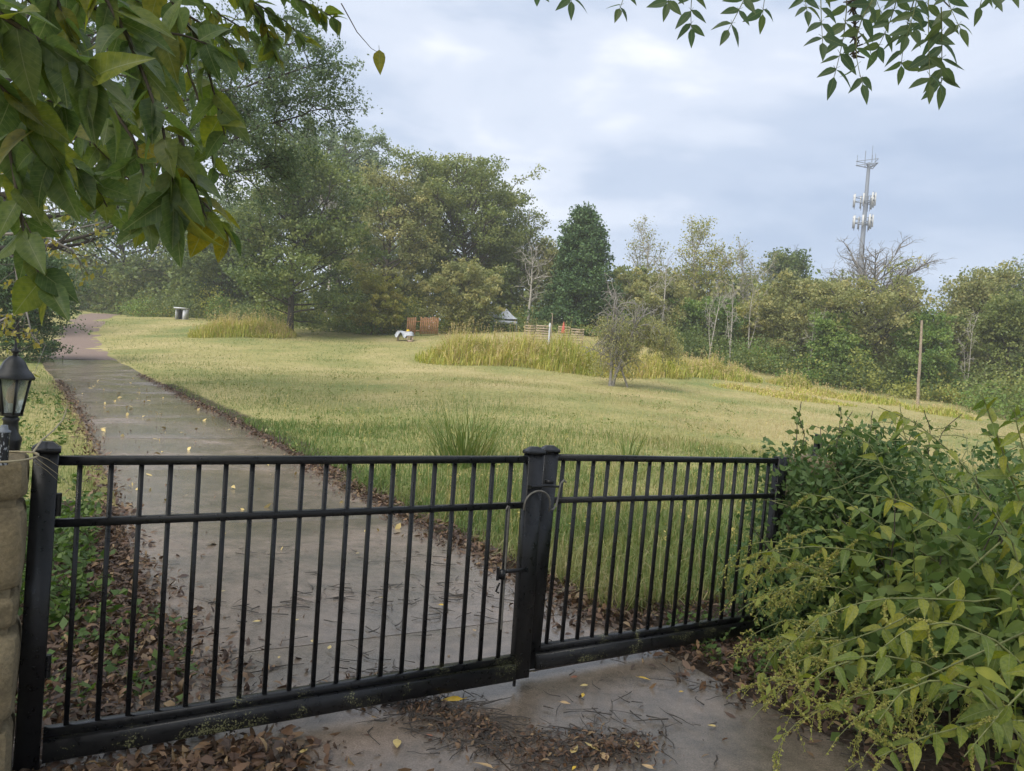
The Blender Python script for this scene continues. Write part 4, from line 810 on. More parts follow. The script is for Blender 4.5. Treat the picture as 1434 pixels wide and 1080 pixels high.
M['big_leaf'] = leafmat('big_leaf', [(.081, .131, .050), (.106, .163, .053), (.131, .188, .062), (.144, .200, .050), (.219, .244, .045), (.100, .150, .062), (.112, .169, .057), (.125, .181, .062), (.263, .231, .037)], trans=.5, rough=.42, objvar=1, spec=.4, noise=9)
M['leaflet'] = leafmat('leaflet', [(.075, .125, .069), (.100, .156, .075), (.088, .138, .075), (.131, .175, .062), (.090, .144, .073)], trans=.6, rough=.4, objvar=1, spec=.5)
M['brown_leaf'] = leafmat('brown_leaf', [(.16, .085, .040), (.22, .12, .055)], trans=.3, objvar=1)
M['twig'] = simple('twig_bark', (.075, .060, .042), .8, var=.3)
M['green_stem'] = simple('green_stem', (.150, .165, .055), .6, var=.25)
BL = [leaf_mesh('big_leaf', M['big_leaf'], 1, w_, c_, f_, tw_) for w_, c_, f_, tw_ in ((.54, .12, .30, 0), (.60, .28, .2, .3), (.48, .4, .45, -.3), (.66, .18, .15, .1), (.52, .05, .65, -.15), (.58, .5, .3, .2))]
LL = [leaf_mesh('leaflet', M['leaflet'], 1, w_, c_, f_, 0, 6) for w_, c_, f_ in ((.40, .1, .25), (.36, .22, .3), (.44, .0, .2), (.38, .3, .35))]
LB = leaf_mesh('leaflet', M['brown_leaf'], 1, .42, .4, .5, .4, 6)

# tree standing behind the camera on the left; its lowest branches hang into view
def out_of_frame(P, margin=60):
    q = P - CAM; dz = q @ fw; u = 717 + FPX * (q @ rt) / np.maximum(dz, .05); v = 540 - FPX * (q @ up) / np.maximum(dz, .05)
    return (dz < .05) | (v < -margin) | (u < -margin) | (u > 1434 + margin)
def grown(name, label, loc, Ht, Rc, n, size, leafkey):
    b = np.array([loc[0], loc[1], gz(*loc)]); o = empty(name, b, label, 'tree'); wd = G(); full = G()
    cl = make_tree(full, Ht, Rc, .36, 'round', 36, r0=.2, sub=8, twigs=4, limb_lift=.25)
    starts = np.cumsum([0] + [len(v) for v in full.v]); okv = np.concatenate([np.full(len(v), len(v) > 0 and bool(out_of_frame(v + b, 20).all())) for v in full.v]) if full.v else None
    V = np.concatenate(full.v); wd.v = [V]; wd.n = len(V); wd.c = [np.concatenate(full.c)]; wd.f = [F[okv[F].all(1)] for F in full.f if len(F)]; wd.f = [F for F in wd.f if len(F)]
    wd.build('trunk', M['bark'], o, smooth=True)
    fo = leaves_on(cl[out_of_frame(cl + b, 150)], n, size, .4, .7); V = fo.v[0].reshape(-1, 4, 3); ok = out_of_frame(V.reshape(-1, 3) + b, 15).reshape(-1, 4).all(1)
    g = G(); g.add(V[ok].reshape(-1, 3), np.arange(ok.sum() * 4).reshape(-1, 4), fo.c[0].reshape(-1, 4)[ok].ravel()); g.build('crown', M[leafkey], o)
    return o, b
ot, ob = grown('mulberry_tree', 'large-leaved tree hanging into view at top left', (-3.6, -.4), 8.5, 5.2, 7000, .15, 'oak')
wt, wb = grown('walnut_tree', 'feather-leaved tree hanging into view at top right', (4.2, -2.2), 9.5, 6.0, 7000, .15, 'oak')

def branch(parent, ob, pts, depth0, depth1, r=.006, nleaf=10, size=(.10, .15), meshes=BL, fan=.8, name='branch', hang=.7, start=.05):
    nleaf = int(nleaf * 1.5); size = (size[0] * .74, size[1] * .78)
    n = len(pts); dep_ = np.linspace(depth0, depth1, n); P = np.array([at(u, v, d_) for (u, v), d_ in zip(pts, dep_)])
    tq = np.linspace(0, n - 1, n * 4); P = np.stack([np.interp(tq, np.arange(n), P[:, c]) for c in range(3)], 1)
    g = G(); tube(g, P - ob, np.linspace(r, r * .3, len(P)), 6); br = g.build(name, M['twig'], parent, smooth=True)
    for k in range(nleaf):
        s = start + (1 - start) * (k + .5) / nleaf; p_, dd = along(P, s); sg = 1 if k % 2 else -1
        sd_ = nrm(np.cross(dd, fw)) * sg
        d_ = nrm(dd * .45 + sd_ * fan * rng.uniform(.5, 1.2) + np.array([0, 0, -hang]) * rng.uniform(.3, 1.2) + rng.normal(size=3) * .32)
        nv = nrm(-fw * rng.uniform(.1, 1.1) + ZV * rng.uniform(.2, 1.1) + rng.normal(size=3) * .5)
        put_leaf(meshes[rng.integers(0, len(meshes))], 'leaf', br, p_, d_, nv, rng.uniform(*size), ob)
    return br
# large leaves at top left, nearest first
branch(ot, ob, [(120, -60), (150, 0), (178, 50), (205, 115), (228, 180), (240, 245), (248, 300)], 1.5, 1.55, nleaf=22, size=(.11, .165))
branch(ot, ob, [(250, 180), (262, 230), (275, 270), (290, 310)], 1.6, 1.6, nleaf=9, size=(.09, .13))
branch(ot, ob, [(-40, 80), (0, 150), (18, 230), (30, 310), (48, 370), (75, 415)], 1.45, 1.5, nleaf=14, size=(.09, .14), fan=.4)
branch(ot, ob, [(-60, -30), (0, 20), (60, 60), (110, 90), (150, 150)], 1.25, 1.35, nleaf=14, size=(.12, .17))
branch(ot, ob, [(-60, 60), (-10, 110), (40, 160), (70, 220), (85, 260)], 1.3, 1.5, nleaf=13, size=(.11, .16))
branch(ot, ob, [(60, -60), (110, 0), (190, 40), (260, 50), (310, 70)], 1.7, 1.9, nleaf=14, size=(.11, .15))
branch(ot, ob, [(200, -60), (240, 0), (280, 60), (300, 130), (315, 190)], 1.9, 2.0, nleaf=14, size=(.11, .15))
branch(ot, ob, [(-60, 170), (20, 190), (80, 220), (130, 250), (150, 290)], 1.8, 2.0, nleaf=15, size=(.11, .15))
branch(ot, ob, [(0, -40), (60, 20), (120, 90), (170, 160), (200, 220), (215, 280)], 2.1, 2.3, nleaf=20, size=(.12, .17))
branch(ot, ob, [(-50, 120), (30, 130), (100, 150), (160, 170)], 2.2, 2.4, nleaf=14, size=(.12, .17))
branch(ot, ob, [(-30, 260), (20, 280), (45, 330)], 2.0, 2.0, nleaf=7, size=(.10, .14))
branch(ot, ob, [(40, -60), (80, 0), (100, 60), (110, 120)], 1.6, 1.7, nleaf=11, size=(.11, .16))
branch(ot, ob, [(-40, 0), (10, 60), (30, 120), (20, 180)], 2.0, 2.1, nleaf=12, size=(.12, .16))
branch(ot, ob, [(150, -50), (200, 10), (230, 70), (235, 130)], 2.4, 2.5, nleaf=12, size=(.12, .17))
branch(ot, ob, [(70, 120), (130, 200), (180, 250), (225, 320)], 2.5, 2.6, nleaf=13, size=(.12, .17))
branch(ot, ob, [(180, 100), (220, 190), (255, 250), (300, 300), (320, 330)], 2.2, 2.3, nleaf=13, size=(.11, .16))
branch(ot, ob, [(90, 60), (150, 140), (190, 200), (205, 260), (200, 320)], 1.9, 1.9, nleaf=13, size=(.11, .16))
branch(ot, ob, [(-30, 40), (60, 110), (120, 190), (150, 250), (155, 300)], 2.6, 2.7, nleaf=15, size=(.12, .17))
branch(ot, ob, [(200, 20), (260, 90), (290, 170), (300, 240)], 2.7, 2.8, nleaf=13, size=(.12, .17))
# backlit smaller leaves further along the top
for pts in ([(240, -40), (290, 10), (340, 40), (390, 70)], [(300, -40), (350, 0), (400, 30), (430, 60)], [(360, -50), (410, -5), (450, 15), (475, 30)], [(260, 20), (310, 50), (350, 90)], [(330, -30), (370, 30), (385, 80)]):
    branch(ot, ob, pts, 3.4, 3.7, nleaf=15, size=(.10, .14), fan=.6)
br = branch(ot, ob, [(478, 5), (500, 45), (520, 68), (534, 76)], 2.6, 2.6, r=.002, nleaf=0)
put_leaf(BL[0], 'leaf', br, at(531, 70, 2.6), (.1, 0, -1), -fw, .085, ob)

# feathered leaves at top right
def feather(u0, v0, u1, v1, dep_, pairs=5, size=.078, brown=False):
    p0, p1 = at(u0, v0, dep_), at(u1, v1, dep_ + rng.uniform(-.12, .12)); sag = rt * rng.normal() * .02
    P = np.array([p0 + (p1 - p0) * f + sag * math.sin(f * math.pi) for f in np.linspace(0, 1, 9)])
    g = G(); tube(g, P - wb, np.linspace(.0024, .001, 9), 4, cap=False); br = g.build('compound_leaf', M['green_stem'], wt)
    for k in range(pairs):
        s = .18 + .76 * k / max(1, pairs - 1)
        for sg in (-1, 1):
            if rng.random() < .06: continue
            p_, dd = along(P, s + rng.normal() * .015); sd_ = nrm(np.cross(dd, fw)) * sg
            d_ = nrm(dd * .55 + sd_ * rng.uniform(.8, 1.25) + np.array([0, 0, -.12]) + rng.normal(size=3) * .14); nv = nrm(-fw + rng.normal(size=3) * .45 + ZV * .3)
            put_leaf(LB if brown and rng.random() < .16 else LL[rng.integers(0, 4)], 'leaflet', br, p_, d_, nv, size * rng.uniform(.75, 1.15), wb)
    put_leaf(LL[0], 'leaflet', br, P[-1], P[-1] - P[-2], -fw, size * .9, wb)
for a in [(985, -70, 968, 40, 2.7), (955, -60, 935, 5, 2.7, 4), (1065, -60, 1020, 42, 2.6), (1095, -70, 1068, 20, 2.7, 4), (885, -60, 868, 12, 2.8, 4), (820, -70, 800, 2, 2.8, 4), (760, -60, 752, -12, 2.8, 3),
          (1150, -50, 1152, 60, 2.5), (1185, -40, 1168, 108, 2.5, 6, .088, True), (1235, -20, 1208, 118, 2.45, 6), (1262, -40, 1228, 70, 2.5, 6), (1280, 0, 1262, 92, 2.5), (1318, 10, 1318, 118, 2.4, 6, .095), (1300, -50, 1302, 118, 2.5, 6), (1290, -60, 1270, 50, 2.4), (1330, -60, 1345, 40, 2.5), (1385, -70, 1372, 10, 2.6, 5, .08), (1345, -50, 1390, -2, 2.6, 4), (1215, -70, 1235, 20, 2.6), (1420, -60, 1415, -10, 2.6, 3), (1120, -60, 1130, 15, 2.7, 5), (1245, -60, 1280, 40, 2.7)]:
    feather(*a)
g = G(); P = np.array([at(1196, v_, 2.45) + rt * .004 * math.sin(v_) for v_ in range(-30, 86, 8)]); tube(g, P - wb, .0035, 5); 
for q in range(60): p_, dd = along(P, rng.random()); tube(g, [p_ - wb, p_ - wb + rng.normal(size=3) * .012], (.004, .002), 4, cap=False)
g.build('catkin', M['twig'], wt)
for pts in ([(700, -110), (850, -80), (1000, -75), (1120, -60), (1200, -45), (1290, -30), (1330, 10)], [(1460, -90), (1380, -70), (1280, -50), (1220, -25)]):
    branch(wt, wb, pts, 2.75, 2.5, r=.007, nleaf=0)

# yellow-leaved bare twigs between the near leaves and the drive
b = at(60, 380, 7.0); o = empty('sapling', (b[0] - 1.2, b[1] + .2, gz(b[0] - 1.2, b[1] + .2)), 'thin sapling with small pale yellow leaves at left', 'tree'); ob2 = np.array(o.location)
M['yellow_leaf'] = leafmat('yellow_leaf', [(.20, .21, .05), (.28, .27, .06), (.32, .26, .07), (.16, .19, .05)], trans=.4)
wd = G(); fo = G()
for pts in ([(-30, 330), (60, 325), (100, 322), (150, 310)], [(-40, 345), (20, 360), (25, 400), (38, 440), (45, 470), (65, 485)], [(60, 330), (100, 350), (125, 385)], [(-30, 250), (40, 240), (90, 235), (140, 230)], [(-40, 200), (20, 215), (50, 210)], [(-20, 460), (20, 440), (60, 425)], [(30, 330), (60, 300), (80, 290)]):
    P = np.array([at(u, v, 7.0 + rng.uniform(-.4, .4)) for u, v in pts]) - ob2; tube(wd, P, np.linspace(.014, .004, len(P)), 5, cap=False)
    for q in range(16): p_, dd = along(P, rng.random()); e = p_ + rng.normal(size=3) * .1 - ZV * .05; tube(wd, [p_, e], (.003, .002), 3, cap=False); leaf_quads(fo, e + rng.normal(size=(3, 3)) * .035, .06, 0, .6, None, 1.0)
tr_ = np.array([(0, 0, -.1), (-.05, .05, .9), (.05, 0, 1.9), (.1, .1, 3.0), (.2, 0, 4.2)]); tube(wd, tr_, (.05, .045, .04, .03, .015), 7)
for z_ in (1.6, 2.1, 2.6, 3.0, 3.5): tube(wd, [(.05, 0, z_), at(-35, 540 - (z_ - 1.2) * 150, 7.0) - ob2], (.02, .014), 5, cap=False)
wd.build('trunk', M['bark_grey'], o); fo.build('crown', M['yellow_leaf'], o)

# ------------------------------------------------------------------ weeds and creeper at the right of the gate
M['weed_leaf'] = leafmat('weed_leaf', [(.115, .170, .042), (.165, .220, .046), (.215, .260, .052), (.290, .305, .054), (.140, .190, .054), (.190, .235, .048), (.350, .330, .056)], trans=.42, rough=.5, objvar=1, spec=.35, noise=11)
M['weed_mass'] = leafmat('weed_mass', [(.081, .138, .043), (.131, .194, .053), (.206, .250, .065)], trans=.35)
M['creeper'] = leafmat('creeper_leaf', [(.058, .113, .039), (.094, .156, .051), (.146, .205, .062)], trans=.3)
M['spike'] = leafmat('flower_spike', [(.253, .286, .066), (.341, .341, .088), (.418, .352, .121)], trans=.3)
WL = [leaf_mesh('weed_leaf', M['weed_leaf'], 1, w_, c_, f_, tw_, 7, 1.3, .02) for w_, c_, f_, tw_ in ((.42, .3, .25, .2), (.36, .45, .35, -.2), (.48, .2, .2, .1), (.40, .55, .3, .3), (.45, .1, .4, -.3))]
def spike_mesh(name):
    g = G(); P = path((0, 0, 0), (1, 0, 0), 1, 8, .1, -.5); tube(g, P, np.linspace(.02, .008, 8), 4, .4, cap=False)
    for q in range(60): p_, dd = along(P, .15 + .85 * rng.random()); leaf_quads(g, p_[None] + rng.normal(size=(2, 3)) * .03, .08, 0, .7)
    return g.mesh(name, M['spike'])
SP = [spike_mesh('flower_spike') for _ in range(4)]
weed_n = [0]
def stem(parent, ob, P, r, nleaf, lsize, nspike, ssize, meshes=WL, tipleaf=True, pair=True):
    """a leafy stem: leaves in pairs on its way, flower spikes towards its tip"""
    g = G(); tube(g, P - ob, np.linspace(r, r * .35, len(P)), 6); so_ = g.build('stem', M['green_stem'], parent, smooth=True)
    for k in range(nleaf):
        s = .12 + .86 * (k + .5) / nleaf; p_, dd = along(P, s); sd_ = nrm(np.cross(dd, ZV) + rng.normal(size=3) * .35)
        for sg in ((1, -1) if pair else ((1,) if k % 2 else (-1,))):
            d_ = nrm(dd * .4 + sd_ * sg * rng.uniform(.5, 1) + np.array([0, 0, -.55]) * rng.uniform(.2, 1.4) + rng.normal(size=3) * .2)
            nv = nrm(ZV * .9 - fw * rng.uniform(.0, .9) + rng.normal(size=3) * .35)
            put_leaf(meshes[rng.integers(0, len(meshes))], 'leaf', so_, p_, d_, nv, rng.uniform(*lsize) * (1.05 - .5 * s), ob)
    for k in range(nspike):
        p_, dd = along(P, 1 - .45 * rng.random() ** 1.5); d_ = nrm(dd * .5 + rng.normal(size=3) * .5 + np.array([0, 0, -.25])); o = put_leaf(SP[rng.integers(0, 4)], 'flower_spike', so_, p_, d_, nrm(rng.normal(size=3)), rng.uniform(*ssize), ob)
    return so_
def arch(p0, d0, L_, droop, n=10): return path(p0, d0, L_, n, .06, droop)
def pix_stem(pts, d0, d1, n=12):
    k = len(pts); dd = np.linspace(d0, d1, k); P = np.array([at(u, v, q) for (u, v), q in zip(pts, dd)]); tq = np.linspace(0, k - 1, n)
    return np.stack([np.interp(tq, np.arange(k), P[:, c]) for c in range(3)], 1)
rb = np.array([2.75, 4.3, 0.]); ragw = empty('ragweed_clump', rb, 'sprawling yellow-green weeds with broad leaves at right of gate', 'weeds')
# stems that arch left out of the clump
for pts, d0, d1, nl, ns in [
    ([(1480, 760), (1400, 845), (1300, 838), (1225, 838), (1150, 862), (1095, 915)], 3.9, 3.6, 6, 8),
    ([(1470, 870), (1370, 915), (1270, 960), (1200, 975), (1140, 990)], 3.5, 3.5, 6, 8),
    ([(1400, 760), (1320, 830), (1250, 875), (1180, 900), (1110, 930)], 4.0, 3.7, 6, 8),
    ([(1460, 1010), (1380, 1010), (1300, 1030), (1230, 1060)], 3.3, 3.2, 5, 7),
    ([(1330, 830), (1270, 790), (1200, 770), (1130, 765), (1060, 775)], 4.4, 4.2, 6, 8),
    ([(1300, 900), (1220, 850), (1150, 800), (1090, 775), (1030, 800)], 4.5, 4.3, 5, 9),
    ([(1290, 930), (1200, 900), (1130, 890), (1085, 910), (1060, 960)], 4.2, 4.0, 5, 9),
    ([(1420, 900), (1330, 800), (1250, 745), (1180, 700), (1120, 690)], 4.6, 4.4, 6, 4),
    ([(1440, 830), (1400, 720), (1340, 640), (1280, 590), (1230, 570)], 4.2, 4.2, 6, 0),
    ([(1450, 760), (1420, 680), (1400, 620), (1385, 580), (1375, 550)], 4.0, 4.0, 6, 0),
    ([(1380, 820), (1340, 720), (1300, 650), (1265, 610), (1260, 565)], 4.4, 4.5, 6, 0),
    ([(1300, 800), (1270, 720), (1240, 660), (1215, 620), (1180, 600)], 4.7, 4.8, 5, 0),
    ([(1470, 720), (1440, 650), (1425, 600), (1420, 570)], 3.9, 3.9, 5, 0),
    ([(1440, 900), (1390, 800), (1330, 740), (1260, 700), (1200, 690)], 4.0, 4.0, 6, 2),
    ([(1400, 990), (1300, 930), (1220, 915), (1150, 940), (1110, 985)], 3.7, 3.5, 6, 9),
    ([(1460, 960), (1400, 900), (1330, 870), (1270, 880), (1220, 920)], 3.4, 3.3, 5, 4),
    ([(1450, 1060), (1380, 970), (1310, 950), (1260, 970), (1230, 1010)], 3.2, 3.1, 5, 5),
    ([(1480, 900), (1440, 960), (1400, 1000), (1350, 1060)], 3.0, 3.0, 4, 5),
    ([(1440, 860), (1420, 760), (1380, 700), (1350, 690), (1310, 700)], 3.8, 3.8, 6, 1)]:
    stem(ragw, rb, pix_stem(pts, d0, d1), .006, nl + 1, (.13, .20), ns // 2, (.10, .18))
def mass(parent, ob, key, nclump, per, size, box_, name='foliage', spread=.11, test=None):
    g = G()
    for q in range(nclump):
        for _ in range(30):
            p_ = np.array([rng.uniform(*box_[0]), rng.uniform(*box_[1]), rng.uniform(*box_[2])])
            if test is None or test(p_): break
        P = p_ + rng.normal(size=(per, 3)) * spread; P[:, 2] = np.maximum(P[:, 2], .02); leaf_quads(g, P - ob, size, .5, .55, np.clip(rng.random() * .6 + rng.random(per) * .4, 0, 1), .4)
    return tag(g.build(name, M[key], parent), kind='stuff')
def in_dome(c, r, top):
    return lambda p_: ((p_[0] - c[0]) / r[0]) ** 2 + ((p_[1] - c[1]) / r[1]) ** 2 + (max(0, p_[2] - .2) / top) ** 2 < 1
mass(ragw, rb, 'weed_mass', 300, 22, .10, ((1.7, 4.6), (3.3, 6.2), (.05, 1.65)), test=in_dome((3.2, 4.75), (1.35, 1.4), 1.12))
mass(ragw, rb, 'weed_mass', 160, 22, .07, ((1.75, 4.6), (3.6, 6.2), (.05, .7)), name='low_foliage', test=in_dome((3.1, 4.7), (1.5, 1.6), .8))
RAW = []
for me in WL:
    a_ = np.zeros(len(me.vertices) * 3); me.vertices.foreach_get('co', a_); RAW.append((a_.reshape(-1, 3), np.array([list(pp.vertices) for pp in me.polygons])))
M['weed_joined'] = leafmat('weed_joined', [(.120, .175, .040), (.175, .225, .048), (.235, .275, .055), (.310, .325, .060)], trans=.45, noise=11)
g = G(); sg_ = G()
for q in range(95):
    bx = np.array([rng.uniform(2.3, 4.1), rng.uniform(3.7, 5.7), -.02]); tg = np.array([rng.normal() * .35 - .25, rng.normal() * .3 - .3, 1]); P = path(bx, tg, rng.uniform(.8, 1.55), 9, .08, -1.3 * rng.random()); tube(sg_, P - rb, np.linspace(.006, .002, 9), 5, cap=False)
    for k in range(9):
        p_, dd = along(P, .3 + .7 * k / 9); sd_ = nrm(np.cross(dd, ZV) + rng.normal(size=3) * .5); tn_ = rng.random()
        for sg in (1, -1):
            d_ = nrm(dd * .4 + sd_ * sg + np.array([0, 0, -.5]) * rng.uniform(.2, 1.4) + rng.normal(size=3) * .2); V_, F_ = RAW[rng.integers(0, len(RAW))]
            g.add((V_ @ (basis(d_, nrm(ZV * .9 - fw * rng.uniform(0, .8) + rng.normal(size=3) * .3)) * rng.uniform(.07, .15)).T) + p_ - rb, F_, float(np.clip(tn_ * .6 + .4 * rng.random(), 0, 1)))
tag(g.build('inner_leaves', M['weed_joined'], ragw, True), kind='stuff'); tag(sg_.build('inner_stems', M['green_stem'], ragw), kind='stuff')
# woody dead stalks inside
g = G()
for q in range(46):
    p_ = np.array([rng.uniform(2.2, 4.0), rng.uniform(4.2, 5.6), -.05]); P = path(p_, (rng.normal() * .18 + .05, rng.normal() * .2, 1), rng.uniform(.8, 1.5), 6, .12, -.2); tube(g, P - rb, np.linspace(.008, .003, 6), 5, cap=False)
tag(g.build('dry_stalks', M['bark'], ragw), kind='stuff')
g = G(); sk = G()                                # flowering shoots that trail out at the left and the front
for q in range(46):
    u, v = (rng.uniform(1090, 1200), rng.uniform(740, 900)) if q < 22 else (rng.uniform(1140, 1420), rng.uniform(900, 1010)); dd = np.interp(v, [730, 900, 1060], [4.55, 3.85, 3.3])
    P = path(at(u, v, dd), (-1 + rng.normal() * .35, -.25 + rng.normal() * .3, .25 + rng.normal() * .2), rng.uniform(.25, .5), 8, .1, -1.3); tube(sk, P - rb, np.linspace(.003, .0014, 8), 4, cap=False)
    for k in range(9):
        p_, dk = along(P, .25 + .75 * rng.random()); Q = path(p_, dk + rng.normal(size=3) * .55, rng.uniform(.05, .13), 5, .12, -.8); leaf_quads(g, np.repeat(Q, 4, 0) - rb + rng.normal(size=(20, 3)) * .004, .013, 0, .6); tube(g, Q - rb, .0014, 3, .4, cap=False)
    for k in range(5):
        p_, dk = along(P, rng.random() * .8); leaf_quads(g, (p_ - rb + rng.normal(size=(1, 3)) * .02), .06, .6, .4, np.zeros(1), .6)
tag(g.build('seed_spikes', M['spike'], ragw), kind='stuff'); tag(sk.build('trailing_shoots', M['green_stem'], ragw), kind='stuff')
# creeper over the far pillar
cbp = np.array([2.3, 5.5, 0.]); crp = empty('creeper', cbp, 'dark tangled creeper heaped over the far gate pillar', 'creeper')
mass(crp, cbp, 'creeper', 480, 28, .06, ((1.7, 4.2), (4.85, 6.4), (.03, 1.58)), test=lambda p_: p_[2] < 1.28 + .16 * math.sin(p_[0] * 5.3) + .09 * math.sin(p_[0] * 13 + p_[1] * 7) - .4 * max(0, 2.15 - p_[0]) and p_[0] > 1.95 - .15 * math.sin(p_[2] * 5) + max(0, 5.3 - p_[1]) * .35, spread=.085)
mass(crp, cbp, 'creeper', 330, 30, .055, ((1.98, 2.75), (5.05, 5.75), (.05, 1.46)), name='pillar_foliage', spread=.08, test=lambda p_: (p_[1] < 5.5 or p_[2] > 1.3 or p_[0] < 2.1) and p_[2] < 1.36 + .1 * math.sin(p_[0] * 11))
g = G()
for q in range(130):
    p_ = np.array([rng.uniform(2.0, 3.6), rng.uniform(4.9, 5.5), rng.uniform(.4, 1.6)]); P = path(p_, (rng.normal() + .3, rng.normal() * .6 - .3, rng.normal() * .4 - .2), rng.uniform(.2, .55), 7, .2, -.8); tube(g, P - cbp, .0028, 4, cap=False)
tag(g.build('vine_stems', M['green_stem'], crp), kind='stuff')
g = G(); st_ = G()
for q in range(16):                              # upright shoots against the field
    u = rng.uniform(1095, 1330); p_ = at(u, 640, 5.3); P = path(p_, (rng.normal() * .25, rng.normal() * .2, 1), rng.uniform(.12, .42), 7, .16, .2); tube(st_, P - cbp, .003, 4, cap=False)
    for k in range(14): pp_, dd = along(P, k / 14); leaf_quads(g, (pp_ + rng.normal(size=3) * .018)[None] - cbp, .045, .3, .7)
tag(g.build('shoot_leaves', M['weed_mass'], crp), kind='stuff'); tag(st_.build('shoots', M['bark'], crp), kind='stuff')
# tall grass tuft behind the gate, and a wispy one to its right
def tuft(name, label, u, dpt, n, hgt, spread):
    b = on_ground(u, dpt); o = empty(name, b, label, 'grass tuft'); g = G()
    for q in range(n):
        a = rng.uniform(0, 6.28); p_ = np.array([math.cos(a), math.sin(a), 0]) * spread * rng.random(); p_[2] = gz(b[0] + p_[0], b[1] + p_[1]) - b[2] - .02
        P = path(p_, (math.cos(a) * .35, math.sin(a) * .35, 1), hgt * rng.uniform(.45, 1.15), 7, .07, -1.1 * rng.uniform(.2, 1.3)); w_ = np.linspace(.014, .002, 7) * rng.uniform(.6, 1.2); s_ = np.array([-math.sin(a), math.cos(a), 0])
        V = np.stack([P - s_ * w_[:, None], P + s_ * w_[:, None]], 1).reshape(-1, 3); i = np.arange(6) * 2; g.add(V, np.stack([i, i + 1, i + 3, i + 2], -1), float(np.clip(.25 + rng.normal() * .22, 0, 1)))
    g.build('blades', M['grass'], o); return o
tuft('grass_tuft', 'tall arching grass tuft in the field left of the gate meeting posts', 648, 12.6, 230, 1.2, .6)
tuft('grass_tuft', 'wispy thin grass tuft behind the right gate leaf', 880, 14, 34, .75, .3)

# ------------------------------------------------------------------ weeds and litter by the left of the drive
M['low_weed'] = leafmat('low_weed', [(.055, .100, .025), (.085, .145, .032), (.130, .185, .045)], trans=.35)
def low_weed(label, n_, t0, t1, n0, n1, hgt, count, size, name='weed_patch'):
    g = G()
    for q in range(count):
        tq, nq = rng.uniform(t0, t1), rng.uniform(n0, n1); x, y = drive_xy(tq, nq); z = gz(x, y); hh = hgt * rng.uniform(.4, 1.1)
        P = path((x, y, z), (rng.normal() * .4, rng.normal() * .4, 1), hh, 5, .15, -.3); tube(g, P, .002, 3, .3, cap=False)
        for k in range(n_): p_, dd = along(P, .3 + .7 * k / n_); leaf_quads(g, (p_ + rng.normal(size=(2, 3)) * .03), size, 1.2, .6, None, .3)
    return tag(g.build(name, M['low_weed']), label, 'weeds', kind='stuff')
low_weed('fresh green leafy weeds behind the left gate end', 5, 5.0, 8.5, -1.4, .35, .34, 420, .075)
low_weed('low weeds in the leaf litter behind the gate', 4, 3.9, 5.2, -.6, .75, .14, 70, .06)
low_weed('small weeds by the far foot of the gate', 4, 3.0, 4.1, 3.6, 4.9, .16, 90, .05)
low_weed('sprinkled verge weeds left of the drive', 4, 8.5, 24, -3.5, .4, .22, 420, .08)
M['litter'] = leafmat('litter', [(.028, .018, .013), (.070, .040, .024), (.130, .072, .038), (.060, .036, .026), (.200, .120, .060), (.045, .030, .024), (.260, .175, .085)], trans=.1, rough=.5, spec=.4)
def curled(g, P, size, c, up_=.0):
    n = len(P); nn_ = nrm(rng.normal(size=(n, 3)) * .6 + ZV); a = rand_dirs(n); a = nrm(a - nn_ * np.sum(a * nn_, 1, keepdims=True)); b_ = np.cross(nn_, a); s = (size * rng.uniform(.35, 1.5, n))[:, None]; cu = rng.uniform(-.05, .3, (n, 1)); wd_ = rng.uniform(.16, .5, (n, 1))
    V = np.stack([P - a * s * .5, P - a * s * .15 + b_ * s * wd_ * .5 + nn_ * s * cu, P + a * s * .2 + b_ * s * wd_ * .42 + nn_ * s * cu, P + a * s * .5 + nn_ * s * cu * .4, P + a * s * .2 - b_ * s * wd_ * .42 + nn_ * s * cu, P - a * s * .15 - b_ * s * wd_ * .5 + nn_ * s * cu], 1).reshape(-1, 3)
    k = np.arange(n)[:, None] * 6; g.add(V, k + np.array([[1, 2, 4, 5]]), np.repeat(c, 6)); base = g.n - n * 6
    g.f.append(base + k + np.array([[0, 1, 5]])); g.f.append(base + k + np.array([[2, 3, 4]]))
def litter(label, n, fn, size=.075, pile=.03, bright=0.0, name='leaf_litter'):
    g = G(); x, y, hgt = fn(n); P = np.stack([x, y, ground(x, y) + .025 + hgt * rng.random(len(x))], 1); curled(g, P, size, np.clip(rng.random(len(x)) * (1 - bright) + bright * rng.random(len(x)), 0, 1)); return tag(g.build(name, M['litter']), label, 'leaf litter', kind='stuff')
def band(t0, t1, n0, sd_, h=.02):
    def f(n):
        tq = rng.uniform(t0, t1, n); nq = n0 + rng.normal(size=n) * sd_; hq_ = np.full(n, h) * np.exp(-((nq - n0) / sd_) ** 2); nq = nq + cn(tq); return tq * DV[0] + nq * NV[0], tq * DV[1] + nq * NV[1], hq_
    return f
def blob(spots):
    def f(n):
        xs, ys, hs = [], [], []; tot = sum(s_[2] * s_[3] for s_ in spots)
        for (tc_, nc_, st_, sn_, h_) in spots:
            k = int(n * st_ * sn_ / tot) + 1; a, b_ = rng.normal(size=k), rng.normal(size=k); tq, nq = tc_ + a * st_, nc_ + b_ * sn_; xs.append(tq * DV[0] + nq * NV[0]); ys.append(tq * DV[1] + nq * NV[1]); hs.append(h_ * np.exp(-.5 * (a ** 2 + b_ ** 2)))
        return np.concatenate(xs), np.concatenate(ys), np.concatenate(hs)
    return f
litter('brown leaf drift in front of the left gate end', 3200, blob([(3.15, .35, .16, .28, .10), (3.2, .75, .14, .2, .09), (3.1, -.1, .25, .2, .05), (2.9, .5, .2, .3, .05)]), .062)
